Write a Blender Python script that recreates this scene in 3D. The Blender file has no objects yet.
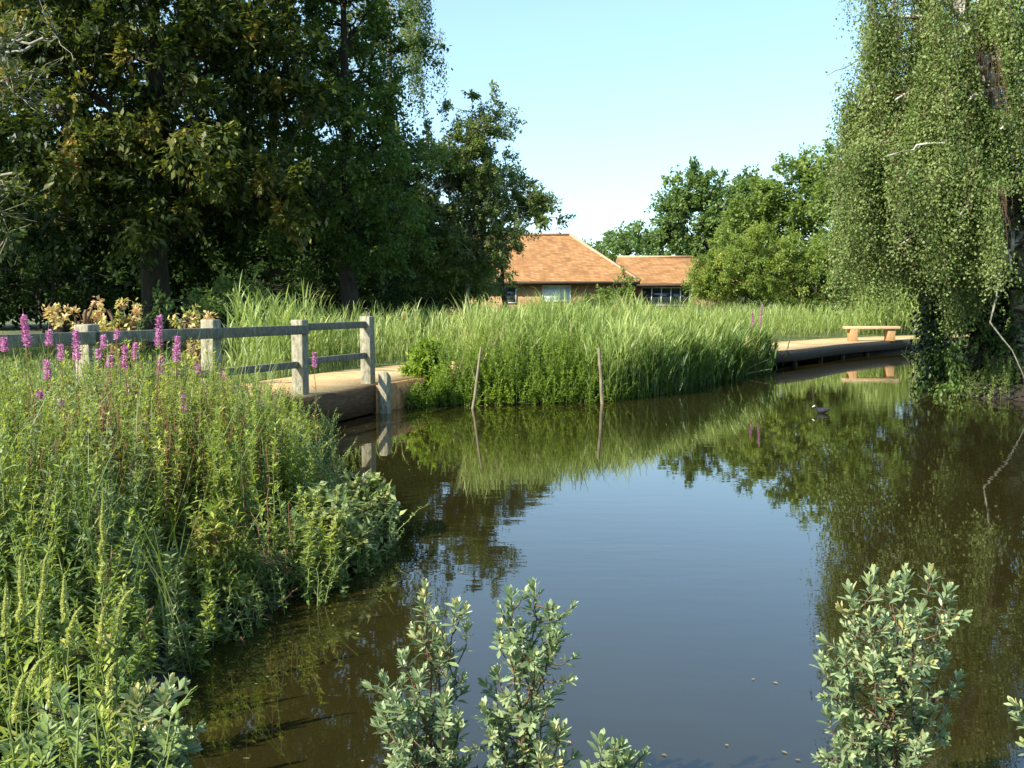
import bpy, math
import numpy as np
rng = np.random.default_rng(7)
R = math.radians
# ---------------------------------------------------------------- camera, sky, sun, exposure
FOC, CX, CY, TH, EYE = 1000.0, 512.0, 384.0, math.atan(82/1000.0), 1.65
sc = bpy.context.scene
col = sc.collection
cam = bpy.data.cameras.new('camera'); cam_o = bpy.data.objects.new('camera', cam); col.objects.link(cam_o)
cam.sensor_width = 36; cam.lens = 36*FOC/1024; cam.clip_start = .05; cam.clip_end = 2000
cam_o.location = (0, 0, EYE); cam_o.rotation_euler = (math.pi/2 - TH, 0, 0)
sc.camera = cam_o
SUN = np.array([-.80, -.60]); SUN /= np.linalg.norm(SUN); ELEV = R(38)
world = bpy.data.worlds.new('World'); sc.world = world; world.use_nodes = True
wn = world.node_tree.nodes; wl = world.node_tree.links
sky = wn.new('ShaderNodeTexSky'); sky.sky_type = 'NISHITA'; sky.sun_disc = False
sky.sun_elevation = ELEV; sky.sun_rotation = math.atan2(SUN[0], SUN[1])
sky.air_density = 1.0; sky.dust_density = .7; sky.ozone_density = 1.0; sky.altitude = 0
wb = wn.new('ShaderNodeMix'); wb.data_type = 'RGBA'; wb.blend_type = 'MULTIPLY'; wb.inputs[0].default_value = 1; wb.inputs[7].default_value = (1.32, 1.37*1.19, 1.35*1.33, 1)   # the camera's warm white balance
wg = wn.new('ShaderNodeGamma'); wg.inputs[1].default_value = .72   # evener, hazier summer sky
wl.new(sky.outputs[0], wg.inputs[0]); wl.new(wg.outputs[0], wb.inputs[6]); wl.new(wb.outputs[2], wn['Background'].inputs[0]); wn['Background'].inputs[1].default_value = .108
sl = bpy.data.lights.new('sun', 'SUN'); sl.energy = 5.0; sl.angle = R(.53); sl.color = (1, .93, .80)
so = bpy.data.objects.new('sun', sl); col.objects.link(so)
from mathutils import Vector
sd = Vector((SUN[0]*math.cos(ELEV), SUN[1]*math.cos(ELEV), math.sin(ELEV)))
so.rotation_euler = sd.to_track_quat('Z', 'Y').to_euler(); so.location = (-20, -12, 25)
sc.view_settings.view_transform = 'Standard'; sc.view_settings.look = 'None'
sc.view_settings.exposure = 1.25; sc.view_settings.gamma = 1; sc.view_settings.use_curve_mapping = False
sc.cycles.max_bounces = 6; sc.cycles.transparent_max_bounces = 4
sc.cycles.diffuse_bounces = 3; sc.cycles.glossy_bounces = 2; sc.cycles.transmission_bounces = 4
sc.cycles.caustics_reflective = False; sc.cycles.caustics_refractive = False

# ---------------------------------------------------------------- helpers
def at(px, py, d=None, z=None):
    u = (px-CX)/FOC; v = (CY-py)/FOC
    D = np.array([u, math.cos(TH)+v*math.sin(TH), -math.sin(TH)+v*math.cos(TH)])
    t = d/D[1] if d is not None else (z-EYE)/D[2]
    return np.array([0, 0, EYE])+D*t
def nrm(a):
    return a/np.maximum(np.linalg.norm(a, axis=-1, keepdims=True), 1e-9)
def rdir(n):
    return nrm(rng.normal(size=(n, 3)))
def mesh(name, V, F, mat, parent=None, v=None, smooth=False, mats=None, mi=None):
    V = np.ascontiguousarray(V, dtype=np.float32); F = np.ascontiguousarray(F, dtype=np.int32)
    me = bpy.data.meshes.new(name); k = F.shape[1]
    me.vertices.add(len(V)); me.vertices.foreach_set('co', V.ravel())
    me.loops.add(F.size); me.loops.foreach_set('vertex_index', F.ravel())
    me.polygons.add(len(F)); me.polygons.foreach_set('loop_start', np.arange(0, F.size, k, dtype=np.int32))
    me.polygons.foreach_set('loop_total', np.full(len(F), k, dtype=np.int32))
    if smooth: me.polygons.foreach_set('use_smooth', np.ones(len(F), dtype=bool))
    for m in (mats or [mat]): me.materials.append(m)
    if mi is not None: me.polygons.foreach_set('material_index', np.asarray(mi, dtype=np.int32))
    me.update(calc_edges=True)
    if v is not None:
        a = me.attributes.new('v', 'FLOAT', 'POINT'); a.data.foreach_set('value', np.ascontiguousarray(v, dtype=np.float32))
    o = bpy.data.objects.new(name, me); col.objects.link(o)
    if parent is not None:
        o.parent = parent
        o.matrix_parent_inverse = parent.matrix_basis.inverted()
    return o
def join(parts):
    Vs, Fs, vs, n = [], [], [], 0
    for p in parts:
        Vs.append(p[0]); Fs.append(p[1]+n); n += len(p[0])
        vs.append(p[2] if len(p) > 2 else np.full(len(p[0]), .5))
    return np.concatenate(Vs), np.concatenate(Fs), np.concatenate(vs)
def tag(o, label=None, cat=None, group=None, kind=None):
    if label: o['label'] = label
    if cat: o['category'] = cat
    if group: o['group'] = group
    if kind: o['kind'] = kind
    return o
def empty(name, loc, label, cat, group=None):
    o = bpy.data.objects.new(name, None); col.objects.link(o); o.location = tuple(float(c) for c in loc)
    o.empty_display_size = .2
    return tag(o, label, cat, group)
# leaf templates: (across, along, out-of-plane), quads
T_QUAD = (np.array([[0, 0, 0], [.5, .45, .05], [0, 1, 0], [-.5, .45, .05]]), np.array([[0, 1, 2, 3]]))
T_FOLD = (np.array([[0, 0, 0], [.5, .42, .12], [0, 1, -.12], [-.5, .42, .12], [0, .5, 0]]), np.array([[0, 1, 2, 4], [0, 4, 2, 3]]))
T_OVAL = (np.array([[0, 0, 0], [.28, .28, .10], [.5, .62, .13], [0, 1, -.10], [-.5, .62, .13], [-.28, .28, .10], [0, .3, 0], [0, .66, .02]]),
          np.array([[0, 1, 6, 0], [1, 2, 7, 6], [2, 3, 7, 7], [0, 6, 5, 5], [6, 7, 4, 5], [7, 3, 4, 4]]))
T_OVAL = (np.array([[0, 0, 0], [.30, .3, .08], [.5, .64, .12], [.2, .93, .0], [0, 1, -.06], [-.2, .93, .0], [-.5, .64, .12], [-.30, .3, .08], [0, .32, 0], [0, .66, .03]]),
          np.array([[0, 1, 8, 7], [1, 2, 9, 8], [8, 9, 6, 7], [2, 3, 4, 9], [9, 4, 5, 6]]))
def leaves(P, D, N, L, W, tm=T_QUAD, v=None):
    n = len(P); D = nrm(D); X = nrm(np.cross(D, N)); N = np.cross(X, D)
    T, Q = tm
    L = np.broadcast_to(L, (n,)); W = np.broadcast_to(W, (n,))
    V = (P[:, None, :] + X[:, None, :]*(T[None, :, 0, None]*W[:, None, None]) + D[:, None, :]*(T[None, :, 1, None]*L[:, None, None])
         + N[:, None, :]*(T[None, :, 2, None]*W[:, None, None]))
    F = (Q[None]+(np.arange(n)*len(T))[:, None, None]).reshape(-1, 4)
    if v is None: v = rng.random(n)
    return V.reshape(-1, 3), F, np.repeat(v, len(T))
def tubes(P, Rr, sides=5, v=None):
    P = np.asarray(P, float); Rr = np.asarray(Rr, float); n, m, _ = P.shape
    T = nrm(np.gradient(P, axis=1)); ref = np.where(np.abs(T[..., 2:3]) < .9, np.array([0, 0, 1.]), np.array([1., 0, 0]))
    ref = np.broadcast_to(ref[:, :1], T.shape)
    A = nrm(np.cross(T, ref)); B = np.cross(T, A)
    a = np.arange(sides)*2*math.pi/sides
    V = P[:, :, None]+Rr[:, :, None, None]*(A[:, :, None]*np.cos(a)[None, None, :, None]+B[:, :, None]*np.sin(a)[None, None, :, None])
    idx = np.arange(n*m*sides).reshape(n, m, sides)
    a0 = idx[:, :-1]; a1 = idx[:, 1:]
    F = np.stack([a0, np.roll(a0, -1, 2), np.roll(a1, -1, 2), a1], -1).reshape(-1, 4)
    vv = np.repeat(rng.random(n) if v is None else np.broadcast_to(v, (n,)), m*sides)
    return V.reshape(-1, 3), F, vv
def arcs(A, B, m=6, bend=.15, wob=.04):
    A = np.atleast_2d(A).astype(float); B = np.atleast_2d(B).astype(float); n = len(A)
    t = np.linspace(0, 1, m)[None, :, None]; Ls = np.linalg.norm(B-A, axis=1)[:, None, None]
    P = A[:, None]+(B-A)[:, None]*t
    P[..., 2] += (bend*Ls[..., 0]*(4*t*(1-t))[..., 0]*.5)
    P += rng.normal(size=(n, m, 3))*wob*Ls*np.sin(math.pi*t)
    return P
def blades(P, az, L, lean, bend, W, seg=4, v=None):
    """thin tapering strips rising from P and arching over towards az"""
    n = len(P); t = np.linspace(0, 1, seg+1)
    ang = lean[:, None]+bend[:, None]*t[None]**1.5
    ds = (L/seg)[:, None]
    h = np.cumsum(np.concatenate([np.zeros((n, 1)), np.sin(ang[:, :-1])*ds], 1), 1)
    z = np.cumsum(np.concatenate([np.zeros((n, 1)), np.cos(ang[:, :-1])*ds], 1), 1)
    ca, sa = np.cos(az)[:, None], np.sin(az)[:, None]
    C = np.stack([P[:, :1]+h*ca, P[:, 1:2]+h*sa, P[:, 2:]+z], -1)
    tw = az+math.pi/2+rng.normal(size=n)*.5
    S = np.stack([np.cos(tw), np.sin(tw), rng.normal(size=n)*.2], -1)[:, None]
    w = (W[:, None]*np.array([.55, 1, .9, .6, .05][:seg+1] if seg == 4 else np.sqrt(np.clip(1-t, 0.003, 1)))[None])[..., None]*.5
    V = np.stack([C-S*w, C+S*w], 2).reshape(-1, 3)
    b = (np.arange(n)*(seg+1)*2)[:, None]+np.arange(seg)[None]*2
    F = np.stack([b, b+1, b+3, b+2], -1).reshape(-1, 4)
    if v is None: v = rng.random(n)
    return V, F, np.repeat(v, (seg+1)*2)
BOXF = np.array([[0, 3, 2, 1], [4, 5, 6, 7], [0, 1, 5, 4], [1, 2, 6, 5], [2, 3, 7, 6], [3, 0, 4, 7]])
def box(c, sx, sy, sz, rz=0, tilt=0):
    q = np.array([[-1, -1, -1], [1, -1, -1], [1, 1, -1], [-1, 1, -1], [-1, -1, 1], [1, -1, 1], [1, 1, 1], [-1, 1, 1]])*.5*np.array([sx, sy, sz])
    q = q @ np.array([[math.cos(tilt), 0, math.sin(tilt)], [0, 1, 0], [-math.sin(tilt), 0, math.cos(tilt)]])
    m = np.array([[math.cos(rz), math.sin(rz), 0], [-math.sin(rz), math.cos(rz), 0], [0, 0, 1]])
    return q @ m+np.asarray(c), BOXF.copy()
def beam(A, B, w, h):
    A = np.asarray(A, float); B = np.asarray(B, float); d = nrm(B-A); s = nrm(np.cross(d, [0, 0, 1])); u = np.cross(s, d)
    V = []
    for P in (A, B):
        for a, b in ((-1, -1), (1, -1), (1, 1), (-1, 1)): V.append(P+s*a*w/2+u*b*h/2)
    return np.array(V), np.array([[0, 3, 2, 1], [4, 5, 6, 7], [0, 1, 5, 4], [1, 2, 6, 5], [2, 3, 7, 6], [3, 0, 4, 7]])
def bev(o, w):
    b = o.modifiers.new('bevel', 'BEVEL'); b.width = w; b.segments = 2; b.limit_method = 'ANGLE'
    return o

# ---------------------------------------------------------------- materials
def new_mat(name):
    m = bpy.data.materials.new(name); m.use_nodes = True; nt = m.node_tree
    return m, nt.nodes, nt.links, nt.nodes['Principled BSDF']
def ramp(n, l, src, stops):
    r = n.new('ShaderNodeValToRGB'); e = r.color_ramp.elements
    e[0].position, e[0].color = stops[0][0], (*stops[0][1], 1); e[1].position, e[1].color = stops[-1][0], (*stops[-1][1], 1)
    for p, c in stops[1:-1]: x = e.new(p); x.color = (*c, 1)
    l.new(src, r.inputs[0]); return r.outputs[0]
def leaf_mat(name, stops, trans=.3, rough=.5, patch=1.2, spec=.35):
    m, n, l, b = new_mat(name)
    a = n.new('ShaderNodeAttribute'); a.attribute_name = 'v'
    g = n.new('ShaderNodeNewGeometry'); no = n.new('ShaderNodeTexNoise'); no.inputs['Scale'].default_value = patch; no.inputs['Detail'].default_value = 2
    l.new(g.outputs['Position'], no.inputs['Vector'])
    mx = n.new('ShaderNodeMath'); mx.operation = 'MULTIPLY_ADD'; l.new(no.outputs[0], mx.inputs[0]); mx.inputs[1].default_value = 1.1; mx.inputs[2].default_value = -.55
    ad = n.new('ShaderNodeMath'); ad.operation = 'ADD'; ad.use_clamp = True; l.new(a.outputs['Fac'], ad.inputs[0]); l.new(mx.outputs[0], ad.inputs[1])
    c = ramp(n, l, ad.outputs[0], stops)
    l.new(c, b.inputs['Base Color']); b.inputs['Roughness'].default_value = rough; b.inputs['Specular IOR Level'].default_value = spec
    t = n.new('ShaderNodeBsdfTranslucent')
    hs = n.new('ShaderNodeHueSaturation'); hs.inputs['Hue'].default_value = .485; hs.inputs['Value'].default_value = 1.6; hs.inputs['Saturation'].default_value = 1.1
    l.new(c, hs.inputs['Color']); l.new(hs.outputs[0], t.inputs['Color'])
    ms = n.new('ShaderNodeMixShader'); ms.inputs[0].default_value = trans
    l.new(b.outputs[0], ms.inputs[1]); l.new(t.outputs[0], ms.inputs[2]); l.new(ms.outputs[0], n['Material Output'].inputs[0])
    return m
def rough_mat(name, stops, scale=6, rough=.85, bump=.4, stretch=(1, 1, 1), detail=6, spec=.3):
    m, n, l, b = new_mat(name)
    tc = n.new('ShaderNodeTexCoord'); mp = n.new('ShaderNodeMapping'); mp.inputs['Scale'].default_value = stretch
    l.new(tc.outputs['Object'], mp.inputs[0])
    no = n.new('ShaderNodeTexNoise'); no.inputs['Scale'].default_value = scale; no.inputs['Detail'].default_value = detail; no.inputs['Roughness'].default_value = .65
    l.new(mp.outputs[0], no.inputs['Vector'])
    l.new(ramp(n, l, no.outputs[0], stops), b.inputs['Base Color']); b.inputs['Roughness'].default_value = rough
    b.inputs['Specular IOR Level'].default_value = spec
    bp = n.new('ShaderNodeBump'); bp.inputs['Strength'].default_value = bump; bp.inputs['Distance'].default_value = .02
    l.new(no.outputs[0], bp.inputs['Height']); l.new(bp.outputs[0], b.inputs['Normal'])
    return m
M = {}
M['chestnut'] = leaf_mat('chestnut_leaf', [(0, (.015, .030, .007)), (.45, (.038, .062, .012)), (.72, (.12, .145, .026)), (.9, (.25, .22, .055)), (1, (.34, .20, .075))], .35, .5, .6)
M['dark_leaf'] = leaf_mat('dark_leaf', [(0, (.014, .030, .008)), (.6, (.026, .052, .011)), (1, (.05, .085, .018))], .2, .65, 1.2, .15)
M['green_leaf'] = leaf_mat('green_leaf', [(0, (.034, .07, .014)), (.6, (.085, .15, .03)), (1, (.16, .23, .055))], .42)
M['grey_leaf'] = leaf_mat('grey_leaf', [(0, (.075, .12, .035)), (.6, (.15, .21, .06)), (1, (.25, .31, .09))], .45)
M['oak_leaf'] = leaf_mat('oak_leaf', [(0, (.075, .13, .04)), (.6, (.135, .21, .06)), (1, (.22, .29, .085))], .45)
M['olive_leaf'] = leaf_mat('olive_leaf', [(0, (.11, .17, .03)), (.6, (.22, .29, .06)), (1, (.34, .38, .10))], .42)
M['mid_leaf'] = leaf_mat('mid_leaf', [(0, (.08, .13, .026)), (.6, (.155, .225, .05)), (1, (.25, .31, .08))], .42)
M['birch_leaf'] = leaf_mat('birch_leaf', [(0, (.07, .11, .026)), (.5, (.155, .215, .06)), (.92, (.28, .34, .12)), (1, (.36, .36, .14))], .4, .5, 1.0)
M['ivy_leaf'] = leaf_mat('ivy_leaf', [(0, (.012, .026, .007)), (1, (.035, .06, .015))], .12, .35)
M['reed'] = leaf_mat('reed_blade', [(0, (.12, .18, .04)), (.5, (.26, .345, .095)), (.9, (.43, .49, .18)), (1, (.52, .46, .24))], .42, .45, .6)
M['reed_dark'] = leaf_mat('sedge_blade', [(0, (.045, .09, .018)), (.6, (.09, .16, .03)), (1, (.16, .23, .06))], .3, .4, .6)
M['herb'] = leaf_mat('herb_leaf', [(0, (.07, .12, .018)), (.4, (.19, .26, .038)), (.8, (.37, .42, .085)), (.97, (.48, .47, .15)), (1, (.42, .24, .12))], .4, .5, 1.4)
M['sage'] = leaf_mat('sage_leaf', [(0, (.08, .13, .045)), (.5, (.20, .26, .11)), (1, (.36, .40, .20))], .35, .5, 1.4)
M['herb_cool'] = leaf_mat('herb_cool_leaf', [(0, (.06, .11, .028)), (.6, (.17, .24, .065)), (1, (.32, .39, .14))], .35, .45, 1.4)
M['round'] = leaf_mat('round_leaf', [(0, (.07, .12, .025)), (.6, (.24, .30, .10)), (1, (.46, .50, .22))], .4, .45, 2)
M['bright'] = leaf_mat('bright_leaf', [(0, (.09, .16, .02)), (.6, (.19, .30, .04)), (1, (.31, .40, .07))], .42, .45, 2)
M['autumn'] = leaf_mat('autumn_leaf', [(0, (.14, .20, .04)), (.35, (.38, .38, .10)), (.65, (.55, .42, .18)), (1, (.55, .34, .22))], .3, .5, 5)
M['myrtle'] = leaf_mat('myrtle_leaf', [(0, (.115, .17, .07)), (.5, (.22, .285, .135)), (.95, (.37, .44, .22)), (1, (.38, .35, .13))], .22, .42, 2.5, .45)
M['myrtle_dark'] = leaf_mat('dark_green_leaf', [(0, (.06, .10, .04)), (.6, (.12, .18, .07)), (1, (.2, .26, .11))], .22, .42, 2.5, .45)  # darker green leaf of the lower left shrub
M['weld'] = leaf_mat('weld_bud', [(0, (.30, .36, .09)), (1, (.58, .60, .24))], .3)
M['petal'] = leaf_mat('loosestrife_petal', [(0, (.34, .11, .24)), (.6, (.54, .23, .40)), (1, (.68, .40, .56))], .35, .6)
M['dead'] = leaf_mat('dead_stalk', [(0, (.07, .04, .02)), (.6, (.16, .085, .035)), (1, (.26, .16, .08))], .1, .8)
M['straw'] = leaf_mat('straw', [(0, (.12, .11, .04)), (.6, (.30, .25, .12)), (1, (.48, .42, .24))], .2, .7)
M['grass'] = leaf_mat('grass_blade', [(0, (.06, .11, .02)), (.6, (.13, .19, .04)), (1, (.26, .27, .09))], .3, .5, .7)
M['stem_red'] = rough_mat('red_stem', [(.3, (.12, .06, .03)), (.7, (.22, .12, .055))], 20, .6)
M['stakewood'] = rough_mat('stake_wood', [(.3, (.10, .085, .05)), (.7, (.26, .22, .14))], 8, .8, .5, (2, 2, .6))
M['stem_brown'] = rough_mat('brown_stem', [(.3, (.06, .04, .025)), (.7, (.15, .085, .05))], 20, .7)
M['stem_green'] = rough_mat('green_stem', [(.3, (.10, .15, .035)), (.7, (.17, .2, .06))], 20, .6)
M['bark'] = rough_mat('bark', [(.3, (.018, .014, .01)), (.7, (.06, .05, .036))], 5, .95, .9, (3, 3, .6))
M['pale_bark'] = rough_mat('pale_bark', [(.3, (.13, .12, .09)), (.7, (.32, .30, .24))], 6, .9, .6, (2, 2, 1))
def birch_bark():
    m, n, l, b = new_mat('birch_bark')
    tc = n.new('ShaderNodeTexCoord'); mp = n.new('ShaderNodeMapping'); mp.inputs['Scale'].default_value = (1, 1, 2.2); l.new(tc.outputs['Object'], mp.inputs[0])
    no = n.new('ShaderNodeTexNoise'); no.inputs['Scale'].default_value = 3.2; no.inputs['Detail'].default_value = 7; no.inputs['Roughness'].default_value = .7; l.new(mp.outputs[0], no.inputs[0])
    l.new(ramp(n, l, no.outputs[0], [(.40, (.05, .04, .03)), (.46, (.30, .27, .22)), (.56, (.52, .50, .44)), (.8, (.66, .62, .55))]), b.inputs['Base Color'])
    b.inputs['Roughness'].default_value = .8
    bp = n.new('ShaderNodeBump'); bp.inputs['Strength'].default_value = .5; bp.inputs['Distance'].default_value = .02; l.new(no.outputs[0], bp.inputs['Height']); l.new(bp.outputs[0], b.inputs['Normal'])
    return m
M['birch'] = birch_bark()
M['oldwood'] = rough_mat('weathered_shaded_timber', [(.25, (.06, .06, .04)), (.5, (.16, .155, .115)), (.75, (.30, .28, .21))], 9, .9, .5, (3, 3, 1.2))  # rail timber, its colour darkened to carry the rails' shaded side
M['postwood'] = rough_mat('sunlit_post_timber', [(.25, (.09, .085, .055)), (.5, (.24, .225, .155)), (.75, (.42, .39, .28))], 9, .9, .5, (3, 3, 1.2))  # paler copy of the rail timber, the posts' sunlit look put into its colour
M['darkwood'] = rough_mat('dark_timber', [(.3, (.03, .024, .017)), (.7, (.085, .07, .05))], 9, .85, .5, (1, 1, 4))  # dark timber of the boardwalk edge and piles
M['fascia'] = rough_mat('brown_fascia_board', [(.3, (.05, .028, .012)), (.7, (.15, .085, .036))], 7, .85, .6, (1, 1, 5))
M['oak'] = rough_mat('pale_oak', [(.3, (.36, .25, .13)), (.7, (.56, .42, .25))], 7, .8, .3, (1, 6, 6))
M['oakleg'] = rough_mat('orange_oak', [(.3, (.30, .17, .07)), (.7, (.44, .27, .13))], 7, .8, .3, (4, 4, 1))
M['earthwall'] = rough_mat('abutment_brickwork', [(.3, (.22, .11, .04)), (.7, (.46, .26, .11))], 14, .9, .6)
def gravel():
    m, n, l, b = new_mat('resin_gravel')
    tc = n.new('ShaderNodeTexCoord')
    a = n.new('ShaderNodeTexNoise'); a.inputs['Scale'].default_value = 1.1; a.inputs['Detail'].default_value = 5; l.new(tc.outputs['Object'], a.inputs[0])
    c = n.new('ShaderNodeTexVoronoi'); c.inputs['Scale'].default_value = 70; l.new(tc.outputs['Object'], c.inputs[0])
    s = n.new('ShaderNodeSeparateColor'); l.new(c.outputs['Color'], s.inputs[0])
    mx = n.new('ShaderNodeMath'); mx.operation = 'MULTIPLY_ADD'; l.new(s.outputs[0], mx.inputs[0]); mx.inputs[1].default_value = .45; l.new(a.outputs[0], mx.inputs[2])
    l.new(ramp(n, l, mx.outputs[0], [(.35, (.26, .16, .065)), (.7, (.44, .29, .125)), (1, (.60, .44, .23))]), b.inputs['Base Color']); b.inputs['Roughness'].default_value = .9
    bp = n.new('ShaderNodeBump'); bp.inputs['Strength'].default_value = .4; bp.inputs['Distance'].default_value = .006; l.new(c.outputs['Distance'], bp.inputs['Height']); l.new(bp.outputs[0], b.inputs['Normal'])
    return m
M['gravel'] = gravel()
def ground_mat():
    m, n, l, b = new_mat('ground')
    tc = n.new('ShaderNodeTexCoord')
    a = n.new('ShaderNodeTexNoise'); a.inputs['Scale'].default_value = .5; a.inputs['Detail'].default_value = 8; l.new(tc.outputs['Object'], a.inputs[0])
    c = n.new('ShaderNodeTexNoise'); c.inputs['Scale'].default_value = 14; c.inputs['Detail'].default_value = 6; l.new(tc.outputs['Object'], c.inputs[0])
    mx = n.new('ShaderNodeMath'); mx.operation = 'MULTIPLY_ADD'; l.new(c.outputs[0], mx.inputs[0]); mx.inputs[1].default_value = .6; l.new(a.outputs[0], mx.inputs[2])
    gr = ramp(n, l, mx.outputs[0], [(.55, (.045, .033, .02)), (.72, (.06, .07, .02)), (.9, (.10, .13, .035)), (1, (.15, .17, .06))])
    sp = n.new('ShaderNodeSeparateXYZ'); l.new(tc.outputs['Object'], sp.inputs[0])
    mr = n.new('ShaderNodeMapRange'); mr.inputs[1].default_value = .12; mr.inputs[2].default_value = .3; l.new(sp.outputs[2], mr.inputs[0])
    mm = n.new('ShaderNodeMix'); mm.data_type = 'RGBA'; l.new(mr.outputs[0], mm.inputs[0]); mm.inputs[6].default_value = (.022, .017, .010, 1); l.new(gr, mm.inputs[7]); l.new(mm.outputs[2], b.inputs['Base Color']); b.inputs['Roughness'].default_value = 1
    bp = n.new('ShaderNodeBump'); bp.inputs['Strength'].default_value = .8; bp.inputs['Distance'].default_value = .05; l.new(c.outputs[0], bp.inputs['Height']); l.new(bp.outputs[0], b.inputs['Normal'])
    return m
M['ground'] = ground_mat()
def water_mat():
    m, n, l, b = new_mat('pond_water')
    tc = n.new('ShaderNodeTexCoord')
    a = n.new('ShaderNodeTexNoise'); a.inputs['Scale'].default_value = .35; a.inputs['Detail'].default_value = 4; l.new(tc.outputs['Object'], a.inputs[0])
    l.new(ramp(n, l, a.outputs[0], [(.3, (.013, .011, .003)), (.7, (.021, .0175, .005))]), b.inputs['Base Color'])
    b.inputs['Roughness'].default_value = .015; b.inputs['IOR'].default_value = 1.68
    mp = n.new('ShaderNodeMapping'); mp.inputs['Scale'].default_value = (.8, 2.0, 1); mp.inputs['Rotation'].default_value = (0, 0, .25); l.new(tc.outputs['Object'], mp.inputs[0])
    w = n.new('ShaderNodeTexNoise'); w.inputs['Scale'].default_value = 3.0; w.inputs['Detail'].default_value = 2.5; w.inputs['Roughness'].default_value = .45; l.new(mp.outputs[0], w.inputs[0])
    k = n.new('ShaderNodeTexNoise'); k.inputs['Scale'].default_value = .22; k.inputs['Detail'].default_value = 1; l.new(tc.outputs['Object'], k.inputs[0])
    kr = n.new('ShaderNodeMapRange'); kr.inputs[1].default_value = .38; kr.inputs[2].default_value = .65; kr.inputs[3].default_value = .12; kr.inputs[4].default_value = 1; l.new(k.outputs[0], kr.inputs[0])
    mu = n.new('ShaderNodeMath'); mu.operation = 'MULTIPLY'; l.new(w.outputs[0], mu.inputs[0]); l.new(kr.outputs[0], mu.inputs[1])
    bp = n.new('ShaderNodeBump'); bp.inputs['Strength'].default_value = .22; bp.inputs['Distance'].default_value = .006; l.new(mu.outputs[0], bp.inputs['Height']); l.new(bp.outputs[0], b.inputs['Normal'])
    return m
M['water'] = water_mat()
def tile_mat(name, stops, sx, sz):
    m, n, l, b = new_mat(name)
    tc = n.new('ShaderNodeTexCoord'); s = n.new('ShaderNodeSeparateXYZ'); l.new(tc.outputs['Object'], s.inputs[0])
    ad = n.new('ShaderNodeMath'); ad.operation = 'ADD'; l.new(s.outputs[0], ad.inputs[0]); l.new(s.outputs[1], ad.inputs[1])
    cb = n.new('ShaderNodeCombineXYZ'); l.new(ad.outputs[0], cb.inputs[0]); l.new(s.outputs[2], cb.inputs[1])
    br = n.new('ShaderNodeTexBrick'); l.new(cb.outputs[0], br.inputs['Vector']); br.inputs['Scale'].default_value = 1
    br.inputs['Brick Width'].default_value = sx; br.inputs['Row Height'].default_value = sz; br.inputs['Mortar Size'].default_value = .012
    br.inputs['Color1'].default_value = (0, 0, 0, 1); br.inputs['Color2'].default_value = (1, 1, 1, 1); br.inputs['Mortar'].default_value = (0, 0, 0, 1); br.inputs['Bias'].default_value = 0
    no = n.new('ShaderNodeTexNoise'); no.inputs['Scale'].default_value = 1.5; no.inputs['Detail'].default_value = 6; l.new(tc.outputs['Object'], no.inputs[0])
    mx = n.new('ShaderNodeMath'); mx.operation = 'MULTIPLY_ADD'; l.new(br.outputs['Color'], mx.inputs[0]); mx.inputs[1].default_value = .45
    m2 = n.new('ShaderNodeMath'); m2.operation = 'MULTIPLY'; l.new(no.outputs[0], m2.inputs[0]); m2.inputs[1].default_value = .7; l.new(m2.outputs[0], mx.inputs[2])
    l.new(ramp(n, l, mx.outputs[0], stops), b.inputs['Base Color']); b.inputs['Roughness'].default_value = .85
    bp = n.new('ShaderNodeBump'); bp.inputs['Strength'].default_value = .6; bp.inputs['Distance'].default_value = .03; l.new(br.outputs['Color'], bp.inputs['Height']); l.new(bp.outputs[0], b.inputs['Normal'])
    return m
M['tile'] = tile_mat('clay_tile', [(.15, (.13, .055, .018)), (.5, (.27, .13, .042)), (.85, (.36, .20, .08))], .3, .1)
M['brick'] = tile_mat('brick_wall', [(.15, (.26, .13, .06)), (.5, (.42, .24, .12)), (.85, (.50, .32, .17))], .22, .075)
def plain(name, c, rough=.6, spec=.5):
    m, n, l, b = new_mat(name); b.inputs['Base Color'].default_value = (*c, 1); b.inputs['Roughness'].default_value = rough; b.inputs['Specular IOR Level'].default_value = spec; return m
M['white'] = rough_mat('white_paint', [(.3, (.62, .63, .62)), (.7, (.74, .75, .74))], 3, .5, .05)
M['glass'] = plain('window_glass', (.03, .04, .045), .04, .8)
M['blind'] = rough_mat('pale_blind', [(.3, (.40, .50, .58)), (.7, (.60, .70, .76))], 2, .4, .05)
M['soffit'] = rough_mat('dark_soffit', [(.3, (.05, .035, .025)), (.7, (.09, .06, .04))], 5, .8, .2)
M['feather'] = rough_mat('slate_feather', [(.3, (.016, .017, .02)), (.7, (.035, .036, .04))], 40, .75, .3)
M['bill'] = plain('white_bill', (.7, .7, .62), .5)
M['duckflank'] = rough_mat('pale_feather', [(.3, (.30, .30, .30)), (.7, (.5, .5, .48))], 40, .75, .3)

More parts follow.
